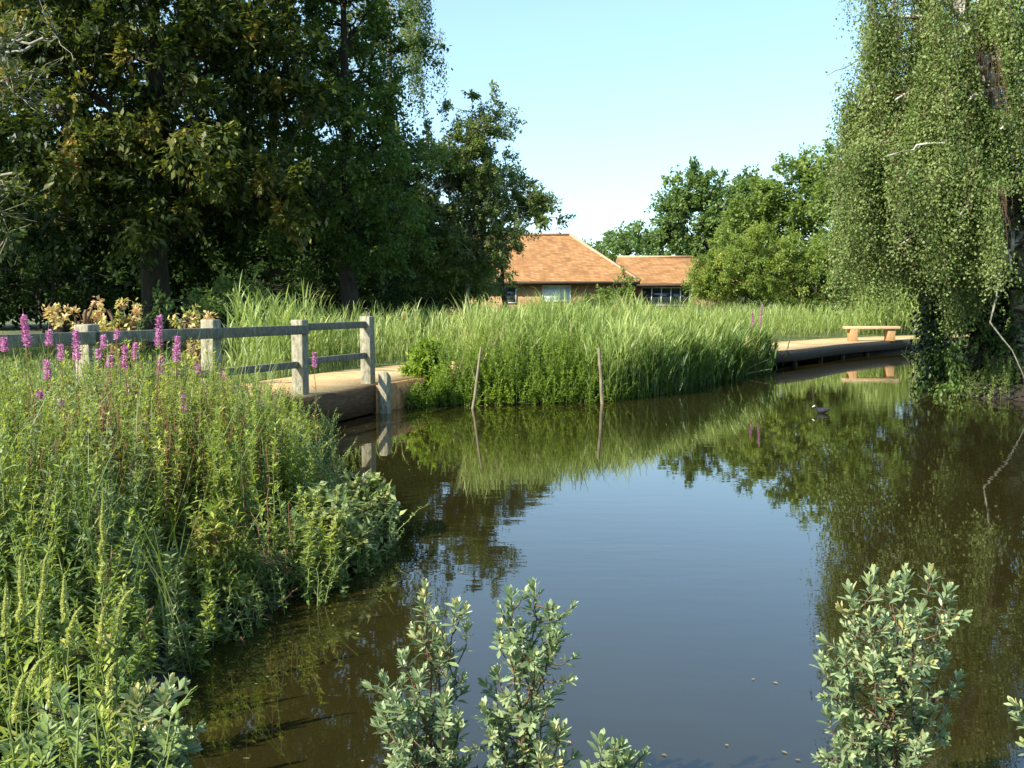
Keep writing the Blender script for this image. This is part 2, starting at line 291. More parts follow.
# ---------------------------------------------------------------- pond, terrain, path
def w(px, py): return at(px, py, z=0)[:2]
pond = np.array([(-2.2, 2.7), (-1.95, 3.6), w(150, 735), w(165, 700), w(180, 650), w(245, 618), w(310, 592), w(350, 565), w(358, 545), w(340, 515),
                 w(322, 480), w(316, 455), w(318, 425), (-3.3, 14.7), (-4.9, 15.4), (-5.0, 16.4), (-3.0, 15.8), w(390, 408), w(440, 405), w(520, 404), w(600, 401), w(650, 394), w(700, 382),
                 w(745, 373), w(768, 366), (8.2, 28.5), (11.4, 31.5), (14.6, 34.2), (16.2, 33.5), (15.0, 27.0), w(925, 372), w(935, 390), w(985, 399), w(1040, 400), (11.5, 17.2),
                 (15.5, 15.5), (17, 9), (15, 4), (10, 3.0), (3, 2.95), (0, 3.0), (-1.0, 2.9)])
def sdf(x, y, poly=pond):
    """distance to the pond's edge, negative over the water"""
    P = np.stack([np.ravel(x), np.ravel(y)], -1).astype(float); best = np.full(len(P), 1e9); ins = np.zeros(len(P), bool)
    for i in range(len(poly)):
        a = poly[i-1]; b = poly[i]; e = b-a; q = P-a
        t = np.clip((q@e)/(e@e), 0, 1); best = np.minimum(best, np.linalg.norm(q-t[:, None]*e, axis=1))
        c = (a[1] > P[:, 1]) != (b[1] > P[:, 1])
        with np.errstate(divide='ignore', invalid='ignore'):
            ins ^= c & (P[:, 0] < (b[0]-a[0])*(P[:, 1]-a[1])/(b[1]-a[1]+1e-12)+a[0])
    return np.where(ins, -best, best).reshape(np.shape(x))
def ss(a, b, x):
    t = np.clip((x-a)/(b-a), 0, 1); return t*t*(3-2*t)
def gz(x, y):
    d = sdf(np.asarray(x, float), np.asarray(y, float))
    z = -.9+.88*ss(-1.3, -.05, d)+.22*ss(-.05, .3, d)+.16*ss(.3, 1.6, d)
    z = z+.25*ss(30, 60, np.asarray(y))*ss(1, 6, d)
    z = z+.03*np.sin(1.7*x+.6*y)*np.sin(.9*y-.7*x)*ss(.3, 2, d)
    return z
def axis(lo, hi, fine_lo, fine_hi, step):
    f = np.arange(fine_lo, fine_hi, step); a = fine_hi+(hi-fine_hi)*(np.linspace(0, 1, 26)[0:]**2.6); b = fine_lo+(lo-fine_lo)*(np.linspace(0, 1, 26)[1:]**2.6)
    return np.concatenate([b[::-1], f, a])
gx = axis(-900, 900, -10, 18, .22); gy = axis(-900, 900, 0, 38, .22)
X, Y = np.meshgrid(gx, gy); Z = gz(X, Y)
nx, ny = len(gx), len(gy); idx = np.arange(nx*ny).reshape(ny, nx)
F = np.stack([idx[:-1, :-1], idx[:-1, 1:], idx[1:, 1:], idx[1:, :-1]], -1).reshape(-1, 4)
tag(mesh('ground', np.stack([X.ravel(), Y.ravel(), Z.ravel()], -1), F, M['ground'], smooth=True), kind='structure')
V = np.array([[-8, 1.5, 0], [19, 1.5, 0], [19, 36, 0], [-8, 36, 0]], float)
tag(mesh('water', V, np.array([[0, 1, 2, 3]]), M['water']), kind='structure')

PZ = .43
centre = np.array([(-6.5, 5.2), (-5.5, 7.9), (-4.6, 10.4), (-3.45, 13.6), (-2.5, 16.5), (-1.3, 19.0), (.6, 21.2), (3.2, 23.6), (6.2, 26.6), (8.6, 30.0), (11.2, 33.0), (14.0, 35.6), (18, 38)])
def smooth_line(c, m):
    t = np.linspace(0, len(c)-1, m); out = []
    for q in t:
        i = int(min(q, len(c)-2)); f = q-i
        p0, p1, p2, p3 = c[max(i-1, 0)], c[i], c[i+1], c[min(i+2, len(c)-1)]
        out.append(.5*((2*p1)+(-p0+p2)*f+(2*p0-5*p1+4*p2-p3)*f*f+(-p0+3*p1-3*p2+p3)*f**3))
    return np.array(out)
line = smooth_line(centre, 97)      # 8 steps per control point
def pathdist(x, y):
    P = np.stack([x, y], -1); return np.min(np.linalg.norm(P[:, None]-line[None], axis=2), axis=1)
def ribbon(l, off_a, off_b, z0, z1):
    T = nrm(np.gradient(l, axis=0)); Nn = np.stack([T[:, 1], -T[:, 0]], -1)   # right-hand side
    a = l+Nn*off_a; b = l+Nn*off_b; n = len(l)
    V = np.concatenate([np.column_stack([a, np.full(n, z0)]), np.column_stack([b, np.full(n, z0)]), np.column_stack([b, np.full(n, z1)]), np.column_stack([a, np.full(n, z1)])])
    i = np.arange(n-1); F = []
    for k in range(4):
        j = (k+1) % 4; F.append(np.stack([k*n+i, k*n+i+1, j*n+i+1, j*n+i], -1))
    F = np.concatenate(F); F = np.concatenate([F, [[0, n, 2*n, 3*n], [n-1, 4*n-1, 3*n-1, 2*n-1]]])
    return V, F
def over(i0, i1): return line[i0:i1+1]
HW = .95
V, F = ribbon(over(36, 60), -HW, HW, .1, PZ)
tag(mesh('path', V, F, M['gravel']), kind='structure')
# footbridge over the inlet
fb = empty('footbridge', (*line[24], PZ), 'tan gravel-topped footbridge behind the post and rail fence', 'bridge')
V, F = ribbon(over(0, 36), -HW, HW-.02, PZ-.06, PZ+.003); mesh('deck', V, F, M['gravel'], fb)
V, F = ribbon(over(0, 28), HW-.018, HW+.05, .02, PZ-.012); mesh('edge_board', V, F, M['fascia'], fb)
V, F = ribbon(over(0, 34), -HW-.07, -HW-.002, .02, PZ-.012); mesh('edge_board', V, F, M['fascia'], fb)
V, F = ribbon(over(28, 40), HW-.018, HW+.10, -.3, PZ-.02); mesh('abutment', V, F, M['earthwall'], fb)
# boardwalk with the bench
bw = empty('boardwalk', (*line[72], PZ), 'tan surfaced boardwalk with dark timber edge over the water by the bench', 'boardwalk')
V, F = ribbon(over(60, 96), -1.15, 1.25, PZ-.14, PZ-.03); mesh('deck', V, F, M['gravel'], bw)
V, F = ribbon(over(60, 96), 1.252, 1.34, PZ-.30, PZ-.012); mesh('edge_board', V, F, M['darkwood'], bw)
T = nrm(np.gradient(line, axis=0)); NR = np.stack([T[:, 1], -T[:, 0]], -1)
for i in range(61, 92, 4):
    p = line[i]+NR[i]*1.15; V, F = box((p[0], p[1], -.2), .12, .12, .9, math.atan2(T[i, 1], T[i, 0])); mesh('pile', V, F, M['darkwood'], bw)

# ---------------------------------------------------------------- building
def hip_roof(A, B, zE, zR, inset, th=.12):
    """rectangle A..B in plan with a hipped roof, ridge along x"""
    x0, y0 = A; x1, y1 = B; ym = (y0+y1)/2
    top = np.array([[x0, y0, zE], [x1, y0, zE], [x1, y1, zE], [x0, y1, zE], [x0+inset[0], ym, zR], [x1-inset[1], ym, zR]])
    V = np.concatenate([top, top-[0, 0, th]])
    F = [[0, 1, 5, 4], [1, 2, 5, 5], [2, 3, 4, 5], [3, 0, 4, 4]]
    F = [[0, 1, 5, 4], [2, 3, 4, 5], [6, 10, 11, 7], [8, 11, 10, 9], [0, 6, 7, 1], [1, 7, 8, 2], [2, 8, 9, 3], [3, 9, 6, 0]]
    Tt = [[1, 2, 5], [3, 0, 4]]
    return V, F, Tt
def poly_mesh(name, V, Fl, mat, parent=None):
    me = bpy.data.meshes.new(name); me.from_pydata([tuple(map(float, p)) for p in V], [], [tuple(int(i) for i in f) for f in Fl]); me.materials.append(mat); me.update()
    o = bpy.data.objects.new(name, me); col.objects.link(o)
    if parent is not None: o.parent = parent; o.matrix_parent_inverse = parent.matrix_basis.inverted()
    return o
def building(name, x0, x1, y0, y1, zE, zR, inset, label, wins, cap=True):
    g0 = .3
    t = empty(name, ((x0+x1)/2, (y0+y1)/2, g0), label, 'building')
    V, F, Tt = hip_roof((x0-.5, y0-.5), (x1+.5, y1+.5), zE, zR, inset); rf = poly_mesh('roof', V, F+Tt, M['tile'], t)
    ym = (y0+y1)/2
    rt = [beam((x0-.5+inset[0], ym, zR+.02), (x1+.5-inset[1], ym, zR+.02), .22, .16)]
    if cap:
        rt.append(beam((x1+.5-inset[1], ym, zR+.02), (x1+.5, y0-.5, zE+.03), .2, .12))
    V, F, _ = join([(a, b) for a, b in rt]); mesh('ridge_tiles', V, F, M['tile_pale'], rf)
    V, F = box(((x0+x1)/2, (y0+y1)/2, (zE+g0)/2-.1), x1-x0, y1-y0, zE-g0-.1); mesh('wall', V, F, M['brick'], t)
    V, F = box(((x0+x1)/2, y0-.53, zE-.12), x1-x0+1.0, .05, .16); mesh('gutter', V, F, M['soffit'], t)
    for (a, b, z0, z1, m, mull) in wins:
        V, F = box(((a+b)/2, y0-.012, (z0+z1)/2), b-a, .03, z1-z0); wd = mesh('window', V, F, M[m], t)
        fr = [box((a, y0-.04, (z0+z1)/2), .05, .06, z1-z0), box((b, y0-.04, (z0+z1)/2), .05, .06, z1-z0), box(((a+b)/2, y0-.041, z0), b-a+.05, .06, .05), box(((a+b)/2, y0-.041, z1), b-a+.05, .06, .05)]
        for k in range(1, mull): fr.append(box((a+(b-a)*k/mull, y0-.038, (z0+z1)/2), .06, .05, z1-z0))
        V, F, _ = join(fr); mesh('frame', V, F, M['white'], wd)
    return t
M['tile_pale'] = rough_mat('ridge_tile', [(.3, (.40, .22, .12)), (.7, (.56, .36, .22))], 6, .85, .4)
zE = at(560, 281, 60)[2]; zR = at(560, 235, 65)[2]
xr = at(640, 281, 60)[0]-.5; xe = at(570, 234, 65)[0]
building('clay_roofed_house', at(400, 281, 60)[0], xr, 60.5, 69.5, zE, zR, (3, xr+.5-xe), 'long brick building with large hipped clay tile roof, partly behind the slender tree',
         [(at(543, 290, 60)[0], at(571, 290, 60)[0], 1.7, 2.62, 'blind', 1), (at(505, 290, 60)[0], at(516, 290, 60)[0], 1.6, 2.6, 'glass', 1)])
zE2 = at(660, 283, 63)[2]; zR2 = at(660, 257, 66)[2]
building('clay_roofed_annexe', xr+.1, at(735, 281, 63)[0], 63.5, 69.3, zE2, zR2, (0.2, 2.5), 'lower annexe with small tiled roof and white framed windows beside the long brick building',
         [(at(642, 290, 63.5)[0], at(690, 290, 63.5)[0], 1.45, 2.55, 'glass', 5)], False)

# ---------------------------------------------------------------- fence, bench, stakes
F0 = np.array([-4.05, 9.55]); FS = np.array([.63, 1.80])
fence = empty('post_and_rail_fence', (*(F0+FS*1.5), PZ), 'weathered grey post and rail fence along the footbridge edge', 'fence')
rz = math.atan2(FS[1], FS[0])
tops = [1.46, 1.45, 1.44, 1.43, 1.425]
fp = [F0+FS*(i-1) for i in range(5)]
fd = nrm(FS); fn = np.array([fd[1], -fd[0]])
for i, p in enumerate(fp):
    zt = tops[i]+.012*(-1)**i; tl = .02*math.sin(i*2.1)
    zb = .12 if i < 4 else .30
    V, F = box((p[0], p[1], (zt+zb)/2), .16, .17, zt-zb, rz, tl)
    bev(mesh('post', V, F, M['postwood'], fence), .012)
for i in range(4):
    a, b = fp[i], fp[i+1]; off = fn*.108
    za, zb = tops[i]-.14, tops[i+1]-.14+(.03 if i == 3 else 0)
    if i == 3: za += .03
    V, F = beam((*(a+off-fd*.05*(i % 2)), za), (*(b+off+fd*.02), zb), .05, .12)
    if i == 3: V, F = beam((*(a+fd*.09), za), (*(b-fd*.09), zb), .06, .10)
    bev(mesh('rail', V, F, M['oldwood'], fence), .008)
    V, F = beam((*(a+fd*.087), za-.46), (*(b-fd*.087), zb-.46), .05, .09)
    bev(mesh('rail', V, F, M['oldwood'], fence), .008)
# leaning support post bolted under the last fence post
p = fp[4]+fn*.27-fd*.05
V, F = box((p[0]+.03, p[1], .12), .15, .16, 1.05, rz, .0)
V[4:, 2] -= np.array([.0, .1, .1, .0]); bev(mesh('support_post', V, F, M['postwood'], fence), .03)

bx = at(871, 341, z=PZ-.03); bench = empty('wooden_bench', bx, 'backless oak bench with two thick legs on the boardwalk', 'bench')
V, F = box((bx[0], bx[1], bx[2]+.43), 1.72, .42, .09, -.04); bev(mesh('seat', V, F, M['oak'], bench), .012)
for s in (-1, 1):
    V, F = box((bx[0]+s*.60, bx[1], bx[2]+.192), .24, .36, .385, -.04); bev(mesh('leg', V, F, M['oakleg'], bench), .012)

def stick(name, a, b, r0, r1, mat, label, cat, bend=.005, group=None, kids=None):
    P = arcs(a, b, 8, 0, bend); V, F, vv = tubes(P, np.linspace(r0, r1, 8)[None], 7)
    o = mesh(name, V, F, mat, smooth=True); return tag(o, label, cat, group)
g = at(604, 404, z=0)
stick('wooden_stake', (g[0], g[1], -.4), at(599, 348, g[1]), .032, .026, M['stakewood'], 'upright pale wooden stake at the front edge of the reeds', 'stake')
g = at(469, 409, z=0)
stick('wooden_stake', (g[0], g[1], -.4), at(481, 347, g[1]+.2), .026, .018, M['stakewood'], 'pale stake leaning right at the water edge beside the bushy herbs', 'stake')

# ---------------------------------------------------------------- trees
def crown_clumps(blobs, dens):
    C, Rd, B = [], [], []
    for bi, (c, r, k) in enumerate(blobs):
        n = max(4, int(dens*k*(r[0]*r[1]*r[2])**.72))
        q = rdir(n)*(rng.random(n)**.42)[:, None]*(1+.13*rng.normal(size=n))[:, None]
        C.append(np.asarray(c)+q*np.asarray(r)); Rd.append(np.full(n, 1.)*rng.uniform(.6, 1.25, n)); B.append(np.full(n, bi))
    return np.concatenate(C), np.concatenate(Rd), np.concatenate(B)
def tree(name, label, cat, base, blobs, leaf, bark='bark', trunk_r=.25, dens=9, cl=.8, nl=200, ls=.13, lw=.6, droop=.2, group=None, bare=0, tk=None, top=None, tm=T_QUAD):
    """trunk, limbs to each mass of the crown, branches to each clump, leaves on sprays round the branch ends"""
    base = np.asarray(base, float)
    t = empty(name, base, label, cat, group)
    bl = [(np.asarray(c, float), r, k) for c, r, k in blobs]
    mean = sum(c*(r[0]*r[2]) for c, r, k in bl)/sum(r[0]*r[2] for c, r, k in bl)
    zt = max(c[2]+.5*r[2] for c, r, k in bl)
    tp = np.array([mean[0], mean[1], zt]) if top is None else np.asarray(top, float)
    ctrl = np.array([base-[0, 0, .3], base+(tp-base)*[.12, .12, .25], base+(tp-base)*[.5, .5, .55], tp]) if tk is None else np.asarray(tk, float)
    tl = smooth_line(ctrl, 14); tl[1:-1] += rng.normal(size=(12, 3))*.05*[1, 1, 0]
    rad = trunk_r*np.linspace(1, .12, 14); rad[0] *= 1.35
    wood = [tubes(tl[None], rad[None], 10)]
    C, Rd, B = crown_clumps(bl, dens); Rd = Rd*cl
    nodes, nrad = [tl[4:]], [rad[4:]]
    for c, r, k in bl:
        for q in range(3):
            goal = c+(rdir(1)[0]*.45+[0, 0, .15])*np.asarray(r)
            zz = np.clip(goal[2]-.5*np.linalg.norm(goal[:2]-mean[:2])-.5, base[2]+.22*(zt-base[2]), zt*.85)
            i = int(np.argmin(np.abs(tl[:, 2]-zz))); P = arcs(tl[i], goal, 9, .12, .05)
            rr = np.linspace(max(rad[i]*.55, .03), .025, 9); wood.append(tubes(P, rr[None], 6)); nodes.append(P[0, 3:]); nrad.append(rr[3:])
    nodes = np.concatenate(nodes); nrad = np.concatenate(nrad)
    j = np.array([np.argmin(np.linalg.norm(nodes-c-[0, 0, -.2], axis=1)) for c in C])
    P = arcs(nodes[j], C, 5, .1, .05); rr = np.minimum(nrad[j], .035)[:, None]*np.linspace(1, .3, 5)[None]
    wood.append(tubes(P, rr, 4))
    # sprays
    K = 7; n = len(C); out = nrm(C-mean+[0, 0, .3])
    TD = nrm(out[:, None]*.55+rdir(n*K).reshape(n, K, 3)*1.0+[0, 0, .1]); TL = Rd[:, None]*rng.uniform(.55, 1.25, (n, K))
    if bare:
        wood.append(tubes(arcs(np.repeat(C, K, 0), (C[:, None]+TD*TL[..., None]*1.15).reshape(-1, 3), 4, -.1, .04), np.linspace(.012, .004, 4)[None].repeat(n*K, 0), 3))
    V, F, vv = join(wood); mesh('trunk', V, F, M[bark], t, smooth=True)
    tot = n*nl; ci = rng.integers(0, n, tot); ki = rng.integers(0, K, tot); s = rng.random(tot)**.8
    D = TD[ci, ki]; Ps = C[ci]+D*(TL[ci, ki]*s)[:, None]; Ps[:, 2] -= droop*(s**2)*TL[ci, ki]
    Ps += rng.normal(size=(tot, 3))*(.10*cl)
    LD = nrm(D*.7+rdir(tot)*.8+[0, 0, -droop*1.6]); N = nrm(rdir(tot)*.7+[0, 0, 1]+np.array([*(-0*SUN), 0]))
    L = ls*rng.uniform(.6, 1.25, tot); cv = rng.random(n)
    V, F, vv = leaves(Ps, LD, N, L, L*lw, tm, np.clip(.45*rng.random(tot)+.5*cv[ci], 0, 1))
    mesh('crown', V, F, M[leaf], t, v=vv)
    return t
def B(px, py, d, rx, ry, k=1., dep=None):
    s = d/FOC; return (at(px, py, d), (rx*s, (dep if dep else max(rx, ry)*.8*s), ry*s), k)
def base_at(px, d):
    p = at(px, 300, d); return np.array([p[0], p[1], gz(p[0], p[1])-.05])

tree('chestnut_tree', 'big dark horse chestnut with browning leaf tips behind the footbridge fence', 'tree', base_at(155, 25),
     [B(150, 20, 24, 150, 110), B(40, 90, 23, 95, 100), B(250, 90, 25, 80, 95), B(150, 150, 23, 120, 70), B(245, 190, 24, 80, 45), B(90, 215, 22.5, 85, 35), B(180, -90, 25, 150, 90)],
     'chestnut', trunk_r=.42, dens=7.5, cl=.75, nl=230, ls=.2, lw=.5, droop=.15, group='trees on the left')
tree('open_branched_tree', 'tree at the left edge reaching pale bare twigs out over the path', 'tree', base_at(-90, 18),
     [B(-50, 40, 18, 90, 110), B(10, 200, 17, 40, 45, .5), B(-60, 180, 17.5, 60, 70, .8), B(20, 60, 17, 45, 90, .6)],
     'chestnut', 'pale_bark', trunk_r=.1, dens=6, cl=.65, nl=110, ls=.13, lw=.5, droop=.15, group='trees on the left', bare=1)
tree('broad_leaved_tree', 'tall dense mid green tree right of the dark chestnut', 'tree', base_at(350, 28),
     [B(345, 60, 28, 70, 90), B(375, 150, 27.5, 55, 80), B(320, 190, 28, 60, 70), B(370, 230, 28, 55, 50), B(320, -40, 28, 85, 70)],
     'green_leaf', trunk_r=.3, dens=10, cl=.7, nl=240, ls=.12, lw=.7, group='trees on the left')
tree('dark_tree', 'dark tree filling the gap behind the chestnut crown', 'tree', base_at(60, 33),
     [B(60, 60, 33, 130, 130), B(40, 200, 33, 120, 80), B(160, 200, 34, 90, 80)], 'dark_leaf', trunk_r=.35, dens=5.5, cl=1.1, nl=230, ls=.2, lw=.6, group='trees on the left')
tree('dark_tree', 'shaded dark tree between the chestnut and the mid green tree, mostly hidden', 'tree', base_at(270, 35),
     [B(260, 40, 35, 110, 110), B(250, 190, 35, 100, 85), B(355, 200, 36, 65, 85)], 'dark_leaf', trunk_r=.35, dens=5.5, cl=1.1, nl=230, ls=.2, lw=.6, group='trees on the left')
tree('slender_tree', 'slender tree with a pale thin trunk beside the tiled roof', 'tree', base_at(466, 38),
     [B(475, 140, 38, 34, 42, .8), B(455, 180, 38, 42, 40, .8), B(512, 195, 38.5, 26, 26, .7), B(536, 205, 38.5, 16, 22, .6), B(478, 212, 38, 26, 28, .7), B(440, 240, 38, 48, 45), B(480, 258, 38, 30, 34, .8), B(510, 236, 38, 24, 20, .45), B(415, 205, 38, 30, 70, .9)],
     'grey_leaf', 'pale_bark', trunk_r=.12, dens=28, cl=.6, nl=220, ls=.13, lw=.6, group='trees on the left', bare=1, top=at(472, 112, 38))
tree('dark_alder', 'darker tree just behind the slender tree, leaning toward the roof ridge', 'tree', base_at(505, 44),
     [B(500, 180, 44, 34, 35, .8), B(535, 215, 44, 26, 30, .8), B(465, 250, 44, 45, 38)], 'grey_leaf', trunk_r=.16, dens=10, cl=.7, nl=170, ls=.16, lw=.6, group='trees on the left')
# right-hand group beyond the boardwalk
tree('distant_tree', 'small distant tree showing over the annexe roof', 'tree', base_at(620, 85), [B(622, 248, 85, 36, 24), B(600, 262, 85, 25, 18), B(650, 255, 85, 25, 20)],
     'oak_leaf', trunk_r=.25, dens=3.4, cl=1.2, nl=170, ls=.3, lw=.7, group='trees on the right')
tree('oak_tree', 'dark green oak right of the annexe with an uneven top', 'tree', base_at(720, 76),
     [B(697, 198, 76, 34, 30, .8), B(664, 225, 76, 24, 24, .7), B(745, 212, 76, 40, 34), B(720, 245, 76, 50, 32)], 'oak_leaf', trunk_r=.3, dens=8, cl=1.2, nl=200, ls=.28, lw=.7, group='trees on the right')
tree('broad_leaved_tree', 'rounded fresh green tree rising behind the olive bush', 'tree', base_at(790, 54),
     [B(785, 205, 54, 45, 38), B(825, 190, 54, 45, 40), B(815, 265, 54, 60, 45), B(752, 232, 56, 28, 30)], 'mid_leaf', trunk_r=.25, dens=10, cl=.9, nl=200, ls=.2, lw=.7, group='trees on the right')
tree('broad_leaved_tree', 'tall green tree partly hidden by the birch crown', 'tree', base_at(880, 44),
     [B(865, 190, 44, 50, 45), B(900, 240, 44, 80, 60), B(850, 270, 43, 45, 40), B(960, 180, 44, 70, 80), B(1000, 260, 42, 60, 60)], 'mid_leaf', trunk_r=.25, dens=10, cl=.9, nl=200, ls=.17, lw=.7, group='trees on the right')
tree('olive_bush', 'large rounded olive green bush behind the reeds right of the annexe', 'bush', base_at(750, 42),
     [B(750, 265, 42, 48, 38), B(712, 278, 42, 26, 26), B(790, 275, 42, 35, 34)], 'olive_leaf', trunk_r=.1, dens=42, cl=.5, nl=260, ls=.11, lw=.45, group='bushes round the pond')
tree('green_bush', 'low shaded bush between the reeds and the boardwalk bench', 'bush', base_at(850, 41),
     [B(830, 290, 41, 35, 26), B(870, 292, 41, 35, 26), B(905, 300, 40, 30, 24)], 'mid_leaf', trunk_r=.1, dens=18, cl=.5, nl=180, ls=.12, lw=.5, group='bushes round the pond')
tree('climbing_shrub', 'sprawling light green shrub in front of the house eaves', 'bush', base_at(610, 52),
     [B(606, 297, 52, 28, 9), B(622, 284, 52, 11, 13, .5)], 'mid_leaf', trunk_r=.06, dens=22, cl=.5, nl=130, ls=.16, lw=.5, group='bushes round the pond')
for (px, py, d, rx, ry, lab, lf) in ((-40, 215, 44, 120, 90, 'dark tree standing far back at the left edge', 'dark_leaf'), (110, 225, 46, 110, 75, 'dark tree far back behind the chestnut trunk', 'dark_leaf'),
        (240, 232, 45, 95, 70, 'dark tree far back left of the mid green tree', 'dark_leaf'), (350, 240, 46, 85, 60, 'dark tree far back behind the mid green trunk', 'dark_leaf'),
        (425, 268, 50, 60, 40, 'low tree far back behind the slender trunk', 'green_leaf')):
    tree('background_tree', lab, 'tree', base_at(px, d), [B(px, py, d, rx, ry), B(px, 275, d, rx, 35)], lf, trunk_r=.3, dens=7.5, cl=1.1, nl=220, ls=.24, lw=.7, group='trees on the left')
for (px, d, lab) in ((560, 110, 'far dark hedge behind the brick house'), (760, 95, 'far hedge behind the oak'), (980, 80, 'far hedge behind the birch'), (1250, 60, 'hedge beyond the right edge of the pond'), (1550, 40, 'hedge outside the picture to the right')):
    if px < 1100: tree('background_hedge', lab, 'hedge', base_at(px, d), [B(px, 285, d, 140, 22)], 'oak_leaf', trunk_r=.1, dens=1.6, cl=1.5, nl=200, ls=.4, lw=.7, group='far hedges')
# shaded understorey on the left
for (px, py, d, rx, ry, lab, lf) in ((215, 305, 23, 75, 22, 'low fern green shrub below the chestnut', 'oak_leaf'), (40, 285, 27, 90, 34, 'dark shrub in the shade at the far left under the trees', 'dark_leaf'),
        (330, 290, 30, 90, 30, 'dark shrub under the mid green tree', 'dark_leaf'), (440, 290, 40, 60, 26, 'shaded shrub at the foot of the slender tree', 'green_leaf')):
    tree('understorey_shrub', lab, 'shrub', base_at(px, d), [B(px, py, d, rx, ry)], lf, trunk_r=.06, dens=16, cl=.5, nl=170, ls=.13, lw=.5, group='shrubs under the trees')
for (px, py, d, rx, ry, lab) in ((78, 316, 13.5, 26, 22, 'yellow and orange leaved shrub behind the leftmost fence post'), (118, 318, 14.5, 28, 18, 'yellowing green shrub behind the fence, right of the orange one'),
        (190, 322, 14.5, 17, 17, 'small salmon pink leaved shrub behind the second fence post')):
    tree('orange_leaved_shrub' if px != 118 else 'yellowing_shrub', lab, 'shrub', base_at(px, d), [B(px, py, d, rx, ry), B(px+4, py+18, d, rx, ry)], 'autumn', 'stem_brown', trunk_r=.012, dens=110, cl=.15, nl=60, ls=.075, lw=.55, group='colourful shrubs behind the fence')

